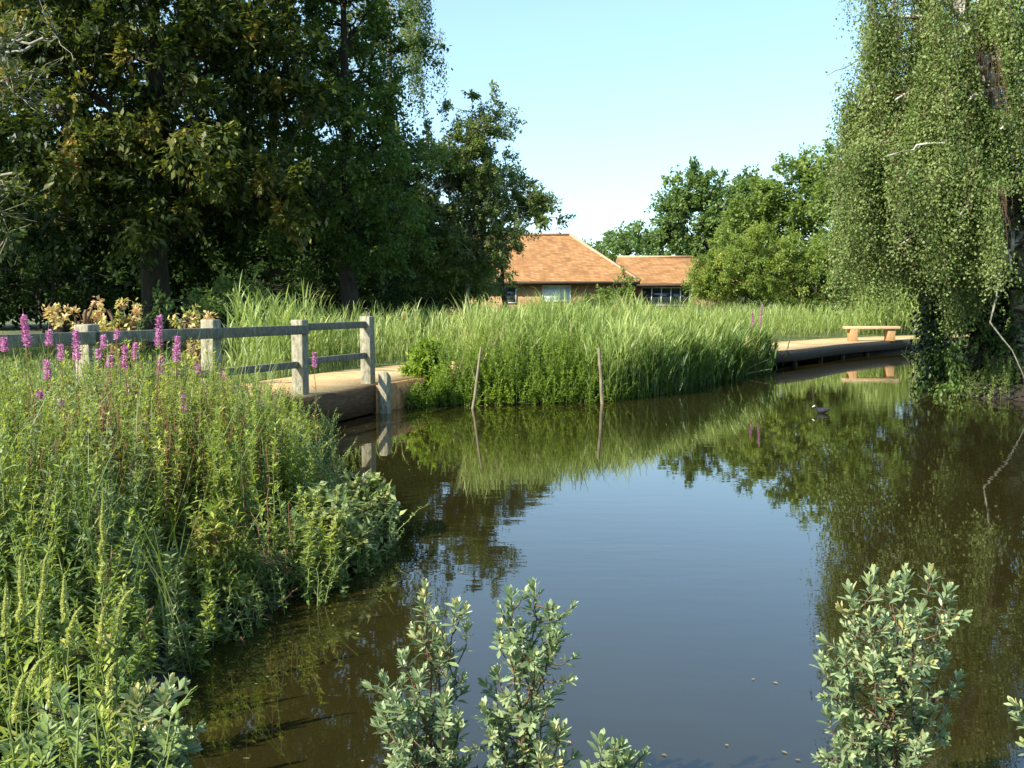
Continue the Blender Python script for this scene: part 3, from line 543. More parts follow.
# ---------------------------------------------------------------- weeping birch and its neighbours
def strands(S, OD, Ls, m=9):
    """thin shoots that leave S along OD and then hang straight down"""
    n = len(S); t = np.linspace(0, 1, m)
    h = (1-np.exp(-3.2*t))[None]*(.16*Ls)[:, None]
    P = S[:, None]+OD[:, None]*h[..., None]*[1, 1, 0]
    P[..., 2] += -Ls[:, None]*(t**1.25)[None]+.06*Ls[:, None]*np.sin(math.pi*np.minimum(t*3, 1))[None]
    sway = rng.normal(size=(n, 1, 3))*.08*Ls[:, None, None]*(t**2)[None, :, None]*[1, 1, 0]
    return P+sway+rng.normal(size=P.shape)*.02*[1, 1, .2]
def weeping(name, label, base, ctrl, limbs, leaf, bark, trunk_r, per_m, Lr, ls, lw, leaves_m, group, zmin=.35):
    t = empty(name, base, label, 'tree', group)
    tl = smooth_line(np.asarray(ctrl, float), 16); rad = trunk_r*np.linspace(1, .25, 16)
    wood = [tubes(tl[None], rad[None], 12)]; S, O, side_w = [], [], []
    for (a, goal, up) in limbs:
        st = tl[int(a*15)]; P = arcs(st, goal, 12, up, .035); rr = np.linspace(rad[int(a*15)]*.5, .015, 12); wood.append(tubes(P, rr[None], 7))
        L = np.linalg.norm(np.asarray(goal)-st)
        n = int(L*5); f = rng.uniform(.2, 1, n); i = (f*10.99).astype(int)
        A = P[0, i]; dd = nrm(nrm(np.asarray(goal)-st)[None]*.5+rdir(n)*.9+[0, 0, .15]); Bp = A+dd*rng.uniform(.5, 1.4, n)[:, None]
        Q = arcs(A, Bp, 7, .15, .03); tq = tl[np.argmin(np.abs(tl[None, :, 2]-Q[:, 3, None, 2]), axis=1)]; vis = ~((np.abs(Q[:, 3, 0]/Q[:, 3, 1]-tq[:, 0]/tq[:, 1])*FOC < 12) & (Q[:, 3, 1] < tq[:, 1])); Q, dd = Q[vis], dd[vis]; n = len(Q)
        if n == 0: continue
        side_w.append(tubes(Q, np.linspace(.014, .005, 7)[None].repeat(n, 0), 4))
        k = int(per_m*n); wq = rng.random(n)**2.5; qi = rng.choice(n, k, p=wq/wq.sum()); fi = rng.integers(2, 7, k); S.append(Q[qi, fi]); O.append(nrm(dd[qi]+rdir(k)*.6))
    S = np.concatenate(S); O = np.concatenate(O); n = len(S)
    Ls = rng.uniform(*Lr, n); Ls = np.minimum(Ls, S[:, 2]-zmin-rng.random(n)*.8); keep = Ls > .25; S, O, Ls = S[keep], O[keep], Ls[keep]; n = len(S)
    ti = np.argmin(np.abs(tl[None, :, 2]-S[:, None, 2]+Ls[:, None]*.5), axis=1); dx = np.abs(S[:, 0]/S[:, 1]-tl[ti, 0]/tl[ti, 1])*FOC
    pxs = 512+FOC*S[:, 0]/S[:, 1]; zlim = np.where((pxs < 915) & (S[:, 1] < 30), EYE-.004*S[:, 1], -9); Ls = np.minimum(Ls, S[:, 2]-zlim); O = np.where((Ls < .3)[:, None], O*.2, O); Ls = np.maximum(Ls, .05)
    keep = ~((dx < 18) & (S[:, 1] < tl[ti, 1]) & (rng.random(n) < .35+.42*np.sin(S[:, 2]*2.6+.5))); S, O, Ls = S[keep], O[keep], Ls[keep]; n = len(S)
    if S[:, 1].mean() < 25:      # ragged outer edge with sky showing through high up
        ex = 512+FOC*S[:, 0]/S[:, 1]; hz = S[:, 2]; kp = (ex > 832+18*rng.random(n)) & ((hz < 5.2) | (np.sin(ex*.11)+np.sin(hz*2.3+1)+1.6*rng.random(n) > .45)); S, O, Ls = S[kp], O[kp], Ls[kp]; n = len(S)
    P = strands(S, O, Ls); TV, TF, _ = join(side_w+[tubes(P, np.linspace(.004, .0015, 9)[None].repeat(n, 0), 3)]); mesh('twigs', TV, TF, M['stem_brown'], t)
    V, F, vv = join(wood); mesh('trunk', V, F, M[bark], t, smooth=True)
    cnt = (Ls*leaves_m).astype(int)+3; si = np.repeat(np.arange(n), cnt); f = rng.random(len(si))*7.999; i = f.astype(int); f = (f-i)[:, None]
    Q = P[si, i]*(1-f)+P[si, i+1]*f+rng.normal(size=(len(si), 3))*.11
    kk = np.argmin(np.abs(tl[None, :, 2]-Q[:, None, 2]), axis=1); k2 = np.clip(kk+np.where(Q[:, 2] > tl[kk, 2], 1, -1), 0, len(tl)-1)
    fz = np.clip((Q[:, 2]-tl[kk, 2])/(tl[k2, 2]-tl[kk, 2]+1e-9), 0, 1)[:, None]; T3 = tl[kk]*(1-fz)+tl[k2]*fz
    hide = (np.abs(Q[:, 0]/Q[:, 1]-T3[:, 0]/T3[:, 1])*FOC < 11) & (Q[:, 1] < T3[:, 1]) & (rng.random(len(Q)) < np.clip(.45+1.1*np.sin(Q[:, 2]*2.6+.5), 0, .97)); Q, si = Q[~hide], si[~hide]
    D = nrm(rdir(len(si))*.8+[0, 0, -.8]); N = nrm(rdir(len(si))+[SUN[0]*.3, SUN[1]*.3, .5]); L = ls*rng.uniform(.6, 1.3, len(si)); cv = rng.random(n)
    V, F, vv = leaves(Q, D, N, L, L*lw, T_QUAD, np.clip(.5*rng.random(len(si))+.45*cv[si], 0, 1)); mesh('crown', V, F, M[leaf], t, v=vv)
    return t, tl
b0 = base_at(1030, 18.3)
ctrl = [b0-[0, 0, .3], at(1024, 300, 18.2), at(1010, 215, 18), at(995, 110, 17.8), at(968, 25, 17.6), at(935, -60, 17.5), at(900, -170, 17.6)]
limbs = [(.30, at(900, 245, 16.6), .3), (.34, at(860, 200, 17.5), .25), (.38, at(960, 215, 15.8), .35), (.42, at(885, 120, 17), .3), (.45, at(1040, 160, 16.4), .3), (.5, at(868, 130, 18.4), .25),
         (.52, at(930, 90, 16.2), .3), (.55, at(1000, 60, 16), .3), (.6, at(868, 20, 17), .25), (.62, at(1070, 40, 17.5), .3), (.66, at(950, -20, 16.2), .3), (.7, at(862, -60, 17.6), .25),
         (.74, at(1010, -80, 17), .3), (.8, at(870, -130, 17), .3), (.86, at(960, -170, 17), .3), (.9, at(858, -150, 18), .2), (.97, at(900, -210, 17.5), .2), (.36, at(1075, 210, 17.5), .3), (.33, at(925, 180, 18.8), .3),
         (.48, at(900, 60, 18.6), .3), (.58, at(880, 60, 17.6), .25), (.56, at(895, 100, 16.6), .25), (.7, at(890, -20, 16.8), .25), (.62, at(920, 30, 17), .3), (.46, at(870, 150, 16.8), .25), (.5, at(970, 100, 15.8), .3), (.68, at(1000, 0, 18.4), .3), (.45, at(1000, 130, 15.8), .3), (.38, at(1030, 190, 16), .3), (.6, at(1020, 20, 16.2), .3), (.36, at(975, 190, 16.2), .3), (.75, at(985, -60, 16.2), .3), (.3, at(1010, 265, 16.4), .3)]
birch, btl = weeping('weeping_birch', 'large weeping silver birch with white trunk overhanging the water at the right', b0, ctrl, limbs, 'birch_leaf', 'birch', .27, 17, (.3, 1.75), .047, .7, 110, 'trees on the right')
P = arcs(at(946, 143, 16.1), at(887, 156, 16.0), 8, .08, .02); V, F, vv = tubes(P, np.linspace(.022, .008, 8)[None], 6); mesh('bare_branch', V, F, M['birch'], birch, smooth=True)
P = np.stack([at(x, y, 15.9) for x, y in ((1002, 262), (996, 300), (990, 322), (1002, 338), (1012, 350), (1022, 372), (1030, 392))])[None]
V, F, vv = tubes(P, np.linspace(.018, .006, 7)[None], 6); mesh('bare_branch', V, F, M['pale_bark'], birch, smooth=True)
# far weeping birch behind the left group
b1 = base_at(385, 40)
c1 = [b1-[0, 0, .3], at(388, 200, 40), at(390, 80, 40), at(385, -20, 40), at(375, -70, 40)]
l1 = [(.6, at(415, 45, 40), .3), (.7, at(425, 60, 40), .3), (.7, at(360, 20, 39), .3), (.8, at(400, 0, 39.5), .3), (.9, at(410, -20, 40), .3), (.9, at(350, -40, 40), .3), (.75, at(395, 40, 38.5), .3), (.85, at(420, 20, 40.5), .3)]
weeping('weeping_birch', 'far weeping birch showing grey hanging shoots behind the mid green tree', b1, c1, l1, 'grey_leaf', 'pale_bark', .16, 5, (1., 3.2), .11, .6, 30, 'trees on the left', 2)
# ivy-clad trunks below the birch
def ivy_tree(name, label, px, d, top, r, lean, n, spread):
    b = base_at(px, d); t = empty(name, b, label, 'tree', 'trees on the right')
    tp = at(px+lean, top, d); tl = smooth_line(np.array([b-[0, 0, .3], b+(tp-b)*[.3, .3, .35], b+(tp-b)*[.5, .5, .7], tp]), 14)
    V, F, vv = tubes(tl[None], (r*np.linspace(1, .5, 14))[None], 10); mesh('trunk', V, F, M['bark'], t, smooth=True)
    i = rng.integers(0, 14, n); f = rng.random(n); i = np.minimum(i, 12); Pc = tl[i]*(1-f)[:, None]+tl[i+1]*f[:, None]
    a = rng.uniform(0, 2*math.pi, n); rr = r*1.1+spread*rng.random(n)**1.5*(.5+.5*np.sin(i*1.3+a*2))
    o = np.stack([np.cos(a), np.sin(a), 0*a], -1); Ps = Pc+o*rr[:, None]
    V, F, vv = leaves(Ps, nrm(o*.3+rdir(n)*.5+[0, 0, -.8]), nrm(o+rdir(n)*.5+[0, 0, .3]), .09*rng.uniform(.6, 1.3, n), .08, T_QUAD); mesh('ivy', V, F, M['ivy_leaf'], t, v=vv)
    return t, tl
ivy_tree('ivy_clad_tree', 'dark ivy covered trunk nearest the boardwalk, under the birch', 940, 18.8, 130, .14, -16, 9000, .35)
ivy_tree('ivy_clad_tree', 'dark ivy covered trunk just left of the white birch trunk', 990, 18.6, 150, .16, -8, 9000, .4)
for (bx0, by0, lab) in ((-19, 17, 'unseen large tree added outside the left edge to shade the chestnut'), (-25, 25, 'unseen large tree behind the open branched tree, added to shade the leftmost trees')):
    bb = np.array([bx0, by0, .3]); tree('added_shade_tree', lab, 'tree', bb, [(bb+[0, 0, 8.5], (4.2, 4.2, 3.6), 1.), (bb+[1.5, 1, 5.2], (3.2, 3.2, 2), .8)], 'green_leaf', trunk_r=.35, dens=4, cl=1.1, nl=170, ls=.22, lw=.65, group='trees outside the picture')  # unseen trees added to throw shade on the left-hand group
# hanging creeper curtain in front of the reeds
tree('waterside_willow', 'low dark leafy willow overhanging the water below the birch', 'tree', base_at(1000, 18.7),
     [B(985, 300, 18, 55, 45), B(1040, 330, 18, 60, 60), B(960, 350, 18.2, 32, 38, .8), B(1010, 240, 18.5, 50, 50), B(920, 270, 18.8, 32, 40, .7), B(1075, 250, 18, 50, 70), B(1010, 385, 17.3, 45, 22), B(1060, 385, 16.8, 50, 30), B(950, 382, 18.2, 28, 16)], 'green_leaf', trunk_r=.12, dens=24, cl=.42, nl=150, ls=.085, lw=.5, droop=.6, group='trees on the right')

# ---------------------------------------------------------------- reeds
def scatter(n, x0, x1, y0, y1, ok):
    P = np.stack([rng.uniform(x0, x1, n), rng.uniform(y0, y1, n)], -1); k = ok(P[:, 0], P[:, 1]); return P[k]
def reed_bed(label, P, hr, mat='reed', nb=9, wid=.015, name='reeds', lean=.05):
    n = len(P); z = np.maximum(gz(P[:, 0], P[:, 1]), -.15); H = rng.uniform(*hr, n)*(.88+.16*np.sin(P[:, 0]*2.1)*np.sin(P[:, 1]*1.7+1))
    base = np.column_stack([P, z])
    az0 = rng.uniform(0, 6.28, n); ln = np.abs(rng.normal(size=n))*.07+lean
    parts = [blades(base, az0, H, ln, .1+0*ln, np.full(n, .011), 4, .3*rng.random(n)+.2)]
    k = n*nb; s = np.repeat(np.arange(n), nb); f = rng.uniform(.15, .95, k)
    dirv = np.stack([np.cos(az0[s])*np.sin(ln[s]), np.sin(az0[s])*np.sin(ln[s]), np.cos(ln[s])], -1)
    Ps = base[s]+dirv*(H[s]*f)[:, None]
    L = rng.uniform(.35, .65, k)*H[s]*.5+.1
    cv = rng.random(n)
    parts.append(blades(Ps, rng.normal(size=k)*1.2+az0[s], L, rng.uniform(.15, .5, k), rng.uniform(.3, 1.5, k), wid*rng.uniform(.6, 1.2, k), 4, np.clip(.55*rng.random(k)+.4*cv[s], 0, 1)))
    V, F, vv = join(parts); return tag(mesh(name, V, F, M[mat], v=vv), label, 'reeds', None, 'stuff')
def near_front(x, y):
    s = sdf(x, y); pd = pathdist(x, y)
    return (s > -.25) & (pd > 1.35) & (y > 15.4) & (y < line[0, 1]+30) & (x > -1.2)
# strip between water and path
def side(x, y):   # + when the point lies on the water side of the path
    P = np.stack([x, y], -1); i = np.argmin(np.linalg.norm(P[:, None]-line[None], axis=2), axis=1); return np.einsum('ij,ij->i', P-line[i], NR[i])
P = scatter(26000, -2.2, 9, 15.5, 27.5, lambda x, y: (sdf(x, y) > -.22) & (side(x, y) > 1.25) & (side(x, y) < 8) & (x > -1.9+.15*(y-16)) & (512+FOC*x/y < 790))
P = P[rng.random(len(P)) < np.clip(1.15-.0*P[:, 0], 0, 1)]
P = P[(np.hypot(P[:, 0]+1.45, P[:, 1]-16.6) > .75) & ((sdf(P[:, 0], P[:, 1]) > .55) | (P[:, 0] > 1.9+.4*rng.normal(size=len(P))))]
P = P[(512+FOC*P[:, 0]/P[:, 1] > 402) | (P[:, 1] > 19.5)]
P = P[:4200]
reed_bed('bright green reed bed between the water and the path', P, (.95, 1.3))
s_ = sdf(P[:, 0], P[:, 1]); Q = P[(s_ < .35) & (P[:, 0] > 2.2)]
reed_bed('darker drooping sedge blades on the waterline below the reeds', np.repeat(Q, 2, 0)+rng.normal(size=(len(Q)*2, 2))*.12, (.6, 1.1), 'reed_dark', 6, .028, 'sedge', .25)
P = scatter(16000, -8, 18, 15, 42, lambda x, y: (sdf(x, y) > .3) & (side(x, y) < -1.2) & (side(x, y) > -6.5) & (y > 15.5) & (pathdist(x, y) > 1.2) & (x < 15) & (512+FOC*x/y > 238+30*rng.random(len(x))))
reed_bed('tall reed bed on the far side of the path', P[:4600], (.8, 1.22), nb=8, wid=.019)
P = scatter(6000, -7.2, -3.2, 16, 20.5, lambda x, y: (side(x, y) < -1.15) & (sdf(x, y) > .2) & (512+FOC*x/y > 232) & (512+FOC*x/y < 330))
reed_bed('taller loose reeds rising over the fence', P[:150], (1.0, 1.6), nb=6, wid=.03, lean=.08)
P = scatter(5000, 13.5, 19, 33, 42, lambda x, y: (sdf(x, y) > .1) & (pathdist(x, y) > 1.4) & (side(x, y) < 20))
reed_bed('reeds behind the bench', P[:1500], (1.3, 2.1), nb=6, wid=.035)
P = scatter(5000, 13, 18, 24, 34, lambda x, y: (sdf(x, y) > -.2) & (sdf(x, y) < 2.5) & (side(x, y) > 1.5) & (512+FOC*x/y < 928))
reed_bed('pale reeds standing between the boardwalk end and the birch', P[:800], (1.5, 2.4), nb=6, wid=.03)
# bent reed leaves lying on the water
g = at(752, 376, z=0.02)
V, F, vv = blades(np.array([g+[-.35, .1, 0], g+[-.3, .05, 0]]), np.array([.35, .1]), np.array([1.0, .8]), np.array([1.15, 1.35]), np.array([.15, .1]), np.array([.05, .04]), 4, np.array([.95, .8]))
tag(mesh('fallen_reed', V, F, M['reed'], v=vv), 'pale bent reed leaf lying low over the water at the end of the reed bed', 'reed leaf')

# ---------------------------------------------------------------- herbs: leafy stems
def stems(P, H, lean, m=7):
    n = len(P); az = rng.uniform(0, 6.28, n); t = np.linspace(0, 1, m)
    h = lean[:, None]*H[:, None]*(t**1.5)[None]; C = np.stack([P[:, :1]+h*np.cos(az)[:, None], P[:, 1:2]+h*np.sin(az)[:, None], P[:, 2:]+H[:, None]*t[None]*np.sqrt(1-.3*lean[:, None]**2)], -1)
    return C+rng.normal(size=C.shape)*.008*t[None, :, None]
def leafy(P, H, lean, nl, L, W, up=.5, lo=.1, tm=T_FOLD, base=.15, taper=.5, cvw=.4):
    C = stems(P, H, lean); n = len(P); tot = n*nl; s = np.repeat(np.arange(n), nl)
    f = rng.uniform(lo, 1, tot); q = f*5.999; i = q.astype(int); q = (q-i)[:, None]; Ps = C[s, i]*(1-q)+C[s, i+1]*q
    a = rng.uniform(0, 6.28, tot); D = nrm(np.stack([np.cos(a), np.sin(a), up+.45*rng.normal(size=tot)], -1))
    N = nrm(np.stack([-np.cos(a)*.3, -np.sin(a)*.3, np.ones(tot)], -1)+rdir(tot)*.35)
    Ls = L*(1-taper*f)*rng.uniform(.7, 1.25, tot); cv = rng.random(n)
    return C, leaves(Ps, D, N, Ls, Ls*W, tm, np.clip(base+.5*rng.random(tot)+cvw*cv[s]-.1, 0, 1))
def herb_mass(name, label, P, Hr, mat, nl=60, L=.07, W=.25, lean=.12, stem='stem_green', up=.5, lo=.1, tm=T_FOLD, kind='stuff', sides=3, hf=None):
    z = np.maximum(gz(P[:, 0], P[:, 1]), -.1); P3 = np.column_stack([P, z]); H = rng.uniform(*Hr, len(P))
    if hf is not None: H = H*hf(P[:, 0], P[:, 1])
    C, (V, F, vv) = leafy(P3, H, lean*rng.uniform(.2, 1.6, len(P)), nl, L, W, up, lo, tm)
    VS, FS_, vs = tubes(C, np.linspace(.005, .0018, 7)[None].repeat(len(P), 0), sides)
    n1 = len(F); V, F, vv = join([(V, F, vv), (VS, FS_, vs)])
    o = mesh(name, V, F, None, v=vv, mats=[M[mat], M[stem]], mi=np.r_[np.zeros(n1), np.ones(len(F)-n1)])
    return tag(o, label, 'undergrowth', None, kind)
def fside(x, y):  # + on the water side of the fence line
    return (x-F0[0])*fn[0]+(y-F0[1])*fn[1]
tipbush = [at(330, 575, z=0)[:2]+[-.05, .25], at(372, 545, z=0)[:2]+[-.05, .2], at(215, 625, z=0)[:2]+[-.05, .25]]
far_from_bushes = lambda x, y: np.min([np.hypot(x-q[0], y-q[1]) for q in tipbush], axis=0)
left = lambda x, y: (sdf(x, y) > -.12) & (far_from_bushes(x, y) > .42) & (fside(x, y) > .12) & ((y < 12.0) | (fside(x, y) > .7)) & (512+FOC*x/y < 318+60*ss(8.5, 7, y)) & (y < 14.6) & (y > 2.6) & (x < -.3)
hgt = lambda x, y: (.5+.42*ss(.05, 1.1, sdf(x, y)))*(1-.42*ss(7.0, 9.6, y))*(1-.45*ss(285, 335, 512+1000*x/y))*(1-.12*ss(11.5, 14, y))*(.84+.16*ss(200, 290, 512+1000*x/y))+.10*np.sin(2.3*x+1)*np.sin(1.9*y)
Pl = scatter(22000, -6.5, -.3, 4.2, 14.6, left); Pl = Pl[np.abs(Pl[:, 0]/Pl[:, 1]) < .62]
rng.shuffle(Pl)
Pt = Pl[:1500]; mk = np.sin(Pt[:, 0]*3.1+1)*np.sin(Pt[:, 1]*1.7)+.5*rng.normal(size=1500) > .55
herb_mass('herbs', 'tall pale sage green herb clumps among the brighter herbs of the left bank', Pt[mk], (.75, 1.25), 'sage', 60, .08, .3, hf=hgt)
pb = at(160, 560, 6.6)[:2]; dd_ = np.hypot(Pl[:, 0]-pb[0], (Pl[:, 1]-pb[1])*.6)
herb_mass('herbs', 'dense fresh green willowherb and loosestrife foliage covering the left bank', Pt[~mk], (.85, 1.3), 'herb', 80, .07, .32, hf=hgt)
herb_mass('herbs', 'shorter cool green leafy herbs filling in low on the left bank', Pl[1500:2500], (.35, .8), 'herb_cool', 50, .07, .35, .25, hf=hgt)
Pd = np.concatenate([Pl[2500:2800], Pl[3700:][np.hypot(Pl[3700:, 0]-pb[0], (Pl[3700:, 1]-pb[1])*.6) < .75][:260]]); herb_mass('dry_stalks', 'reddish brown dry stalks among the green herbs on the left bank', Pd, (.6, 1.15), 'dead', 26, .045, .25, .2, 'stem_red', hf=hgt)
G = Pl[2900:3700]; G = G[512+FOC*G[:, 0]/G[:, 1] < 270]; n = len(G); V, F, vv = blades(np.column_stack([G, gz(G[:, 0], G[:, 1])]), rng.uniform(0, 6.28, n), rng.uniform(.5, 1.15, n), rng.uniform(.02, .25, n), rng.uniform(.2, 1.2, n), np.full(n, .009), 4)
tag(mesh('grass', V, F, M['grass'], v=vv), 'long grass blades mixed in the herbs of the left bank', 'grass', None, 'stuff')
Pe = scatter(30000, -3.5, -.3, 3, 14, lambda x, y: (sdf(x, y) > -.22) & (sdf(x, y) < .28) & (x < -.5) & ((y > 4.6) | (sdf(x, y) > .12))); rng.shuffle(Pe)
herb_mass('herbs', 'low weeds hanging over the waterline of the left bank', Pe[:520], (.12, .4), 'herb_cool', 34, .05, .4, .5)
herb_mass('dry_stalks', 'low dry brown stalks at the waterline of the left bank', Pe[520:640], (.12, .35), 'dead', 18, .04, .25, .6, 'stem_red')
# nearest corner of the bank
Pn = scatter(5000, -3.4, -.9, 2.3, 5.4, lambda x, y: (sdf(x, y) > -.1) & (y > 2.4)); Pn = Pn[(np.abs(Pn[:, 0]/Pn[:, 1]) < .75) & (Pn[:, 0]/Pn[:, 1] < -.37)]; rng.shuffle(Pn)
herb_mass('herbs', 'grey green leafy herbs in the nearest left corner of the bank', Pn[:260], (.25, .75), 'herb_cool', 46, .075, .30, .3, tm=T_OVAL, sides=5, hf=lambda x, y: .5+.5*ss(0, .8, sdf(x, y)))
herb_mass('herbs', 'bright fine leaved herbs in the nearest left corner of the bank', Pn[260:470], (.3, .85), 'herb', 55, .06, .24, .25, tm=T_OVAL, sides=5, hf=lambda x, y: .5+.5*ss(0, .8, sdf(x, y)))
# herbs along the front of the reed bed and behind the fence
Pf = scatter(6000, -2.3, 3, 15.4, 18.5, lambda x, y: (sdf(x, y) > -.1) & (sdf(x, y) < .8) & (side(x, y) > 1.1)); rng.shuffle(Pf); Pf = Pf[512+FOC*Pf[:, 0]/Pf[:, 1] > 436]
herb_mass('herbs', 'yellow green leafy herbs along the water edge in front of the reeds', Pf[:620], (.5, 1.05), 'bright', 60, .085, .35, .25)
Pw = scatter(9000, -2.2, 3.2, 15.4, 18.5, lambda x, y: (sdf(x, y) > -.22) & (sdf(x, y) < .15)); rng.shuffle(Pw)
herb_mass('herbs', 'low bright herbs trailing onto the water in front of the reeds', Pw[512+FOC*Pw[:, 0]/Pw[:, 1] > 405][:360], (.2, .5), 'bright', 36, .08, .38, .5)
Pr = scatter(12000, 6, 12, 15.5, 24, lambda x, y: (sdf(x, y) > -.2) & (sdf(x, y) < 1.6) & (512+FOC*x/y > 900)); rng.shuffle(Pr)
herb_mass('herbs', 'shaded leafy herbs on the bank under the birch', Pr[:650], (.25, .75), 'herb_cool', 40, .08, .4, .5)
Pk = scatter(3000, -1.5, 9, 15.5, 27.5, lambda x, y: (sdf(x, y) > -.15) & (sdf(x, y) < 2.5) & (side(x, y) > 1.3) & (512+FOC*x/y < 790) & (512+FOC*x/y > 410))[:170]; n = len(Pk)
V, F, vv = blades(np.column_stack([Pk, np.maximum(gz(Pk[:, 0], Pk[:, 1]), 0)]), rng.uniform(0, 6.28, n), rng.uniform(.7, 1.5, n), rng.uniform(.05, .6, n), rng.uniform(.1, 1.6, n), np.full(n, .016), 4)
tag(mesh('dead_reeds', V, F, M['straw'], v=vv), 'dry straw coloured dead reed stems leaning through the front reed bed', 'reeds', None, 'stuff')
n = 900; Pq = scatter(9000, -3, 12, 3.2, 24, lambda x, y: (sdf(x, y) < -.03) & (sdf(x, y) > -1.6)); Pq = Pq[rng.random(len(Pq)) < np.exp(sdf(Pq[:, 0], Pq[:, 1])*2.2)][:n]; n = len(Pq)
V, F, vv = leaves(np.column_stack([Pq, np.full(n, .004)]), nrm(np.column_stack([rng.normal(size=(n, 2)), np.zeros(n)])), np.tile([0, 0, 1.], (n, 1)), .022*rng.uniform(.4, 1.5, n), .012)
tag(mesh('floating_leaves', V, F, M['straw'], v=vv), 'tiny fallen leaves and scum floating along the pond edges', 'leaves', None, 'stuff')
# grass meadow beyond the fence
Pg = scatter(24000, -14, 4, 9, 30, lambda x, y: (side(x, y) < -1.0) & (fside(x, y) < -1.9)); n = len(Pg)
V, F, vv = blades(np.column_stack([Pg, gz(Pg[:, 0], Pg[:, 1])]), rng.uniform(0, 6.28, n), rng.uniform(.12, .4, n), rng.uniform(.02, .4, n), rng.uniform(.2, 1.2, n), np.full(n, .014), 4)
tag(mesh('grass', V, F, M['grass'], v=vv), 'grass growing beyond the footbridge', 'grass', None, 'stuff')

def bush(name, label, base, pts, mat, n_leaf=45, L=.07, W=.5, stem='stem_green', tm=T_FOLD, cat='shrub', group=None, spread=.16, r=.006):
    base = np.asarray(base, float); t = empty(name, base, label, cat, group)
    pts = np.asarray(pts, float); n = len(pts); P = arcs(np.repeat(base[None], n, 0)+rng.normal(size=(n, 3))*[.05, .05, 0], pts, 8, .12, .03)
    wood = [tubes(P, np.linspace(r, r*.35, 8)[None].repeat(n, 0), 5)]; lv = []
    K = 5; A = P[:, 3:].reshape(-1, 3); A = np.repeat(A, K, 0); k = len(A)
    E = A+nrm(rdir(k)+[0, 0, .5])*spread*rng.uniform(.4, 1.3, k)[:, None]; Q = arcs(A, E, 4, .1, .04); wood.append(tubes(Q, np.linspace(r*.4, r*.2, 4)[None].repeat(k, 0), 3))
    tot = k*n_leaf//5; s = rng.integers(0, k, tot); f = rng.random(tot)*2.999; i = f.astype(int); f = (f-i)[:, None]
    Ps = Q[s, i]*(1-f)+Q[s, i+1]*f; D = nrm(nrm(E-A)[s]*.6+rdir(tot)*.8); N = nrm(rdir(tot)*.5+[0, 0, 1])
    Ls = L*rng.uniform(.6, 1.25, tot); V, F, vv = leaves(Ps, D, N, Ls, Ls*W, tm); mesh('foliage', V, F, M[mat], t, v=vv)
    V, F, vv = join(wood); mesh('stems', V, F, M[stem], t, smooth=True)
    return t
def cloud(px, py, d, rx, ry, dep, n):
    q = rdir(n)*(rng.random(n)**.4)[:, None]; q[:, 2] = np.abs(q[:, 2])*1.0-.15
    return at(px, py, d)+q*np.array([rx*d/FOC, dep, ry*d/FOC])
b = at(330, 575, z=0); b = np.array([b[0]-.05, b[1]+.25, .1]); bush('waterside_bush', 'round leaved plant spilling over the water at the tip of the left bank', b, cloud(325, 548, b[1], 50, 80, .45, 40), 'round', 36, .065, .62, 'stem_red', group='bushes round the pond', spread=.13)
b = at(372, 545, z=0); b = np.array([b[0]-.05, b[1]+.2, .08]); bush('waterside_bush', 'smaller round leaved plant furthest right on the bank tip, above the water', b, cloud(360, 532, b[1], 36, 62, .4, 28), 'round', 36, .06, .62, 'stem_red', group='bushes round the pond', spread=.13)
b = at(215, 625, z=0); b = np.array([b[0]-.05, b[1]+.25, .1]); bush('waterside_bush', 'light green bushy herb at the bank edge left of the round leaved plants', b, cloud(215, 590, b[1], 48, 95, .35, 34), 'herb', 70, .05, .28, 'stem_red', group='bushes round the pond', spread=.13)
b = at(425, 403, z=0); b = np.array([b[0], b[1]+.3, .15]); bush('waterside_bush', 'compact bright green bush beside the end of the footbridge', b, cloud(424, 394, b[1], 25, 64, .35, 130), 'bright', 60, .09, .45, 'stem_green', group='bushes round the pond', spread=.17)

# ---------------------------------------------------------------- loosestrife in flower
def loosestrife(px, ptop, pbot, d, label):
    top = at(px, ptop, d); L = (pbot-ptop)*d/FOC; bx_, by_ = top[0]+rng.normal()*.05, d+rng.normal()*.05
    z0 = float(max(gz(bx_, by_), 0)); base = np.array([bx_, by_, z0]); t = empty('loosestrife', base, label, 'flower', 'purple loosestrife on the left bank')
    P = arcs(base, top+[0, 0, .05], 10, 0, .01); V, F, vv = tubes(P, np.linspace(.006, .002, 10)[None], 5); mesh('stem', V, F, M['stem_red'], t, smooth=True)
    ax = nrm(P[0, -1]-P[0, 5]); tip = P[0, -1]-ax*.05; n = int(240*L/.2)+40
    f = rng.random(n); a = rng.uniform(0, 6.28, n); o = np.stack([np.cos(a), np.sin(a), 0*a], -1)
    rr = (.024*(1-f)**.6*np.minimum(1, f*6+.3)+.004)*(.75+.4*np.sin(f*45)); Ps = tip-ax*(L*(1-f))[:, None]+o*rr[:, None]*.5
    V, F, vv = leaves(Ps, nrm(o+[0, 0, .45]+rdir(n)*.4), nrm(rdir(n)+[0, 0, .6]), .022*rng.uniform(.7, 1.3, n), .012, T_QUAD); mesh('flower_spike', V, F, M['petal'], t, v=vv)
    k = 34; f = rng.uniform(.25, .93, k); P_ = base+(tip-base)*f[:, None]; a = rng.uniform(0, 6.28, k); D = nrm(np.stack([np.cos(a), np.sin(a), .55+0*a], -1)); Ls = .075*(1.1-.6*f)
    keep = P_[:, 2] < tip[2]-L; V, F, vv = leaves(P_[keep], D[keep], nrm(rdir(keep.sum())*.3+[0, 0, 1]), Ls[keep], Ls[keep]*.22, T_FOLD); mesh('leaves', V, F, M['herb'], t, v=vv)
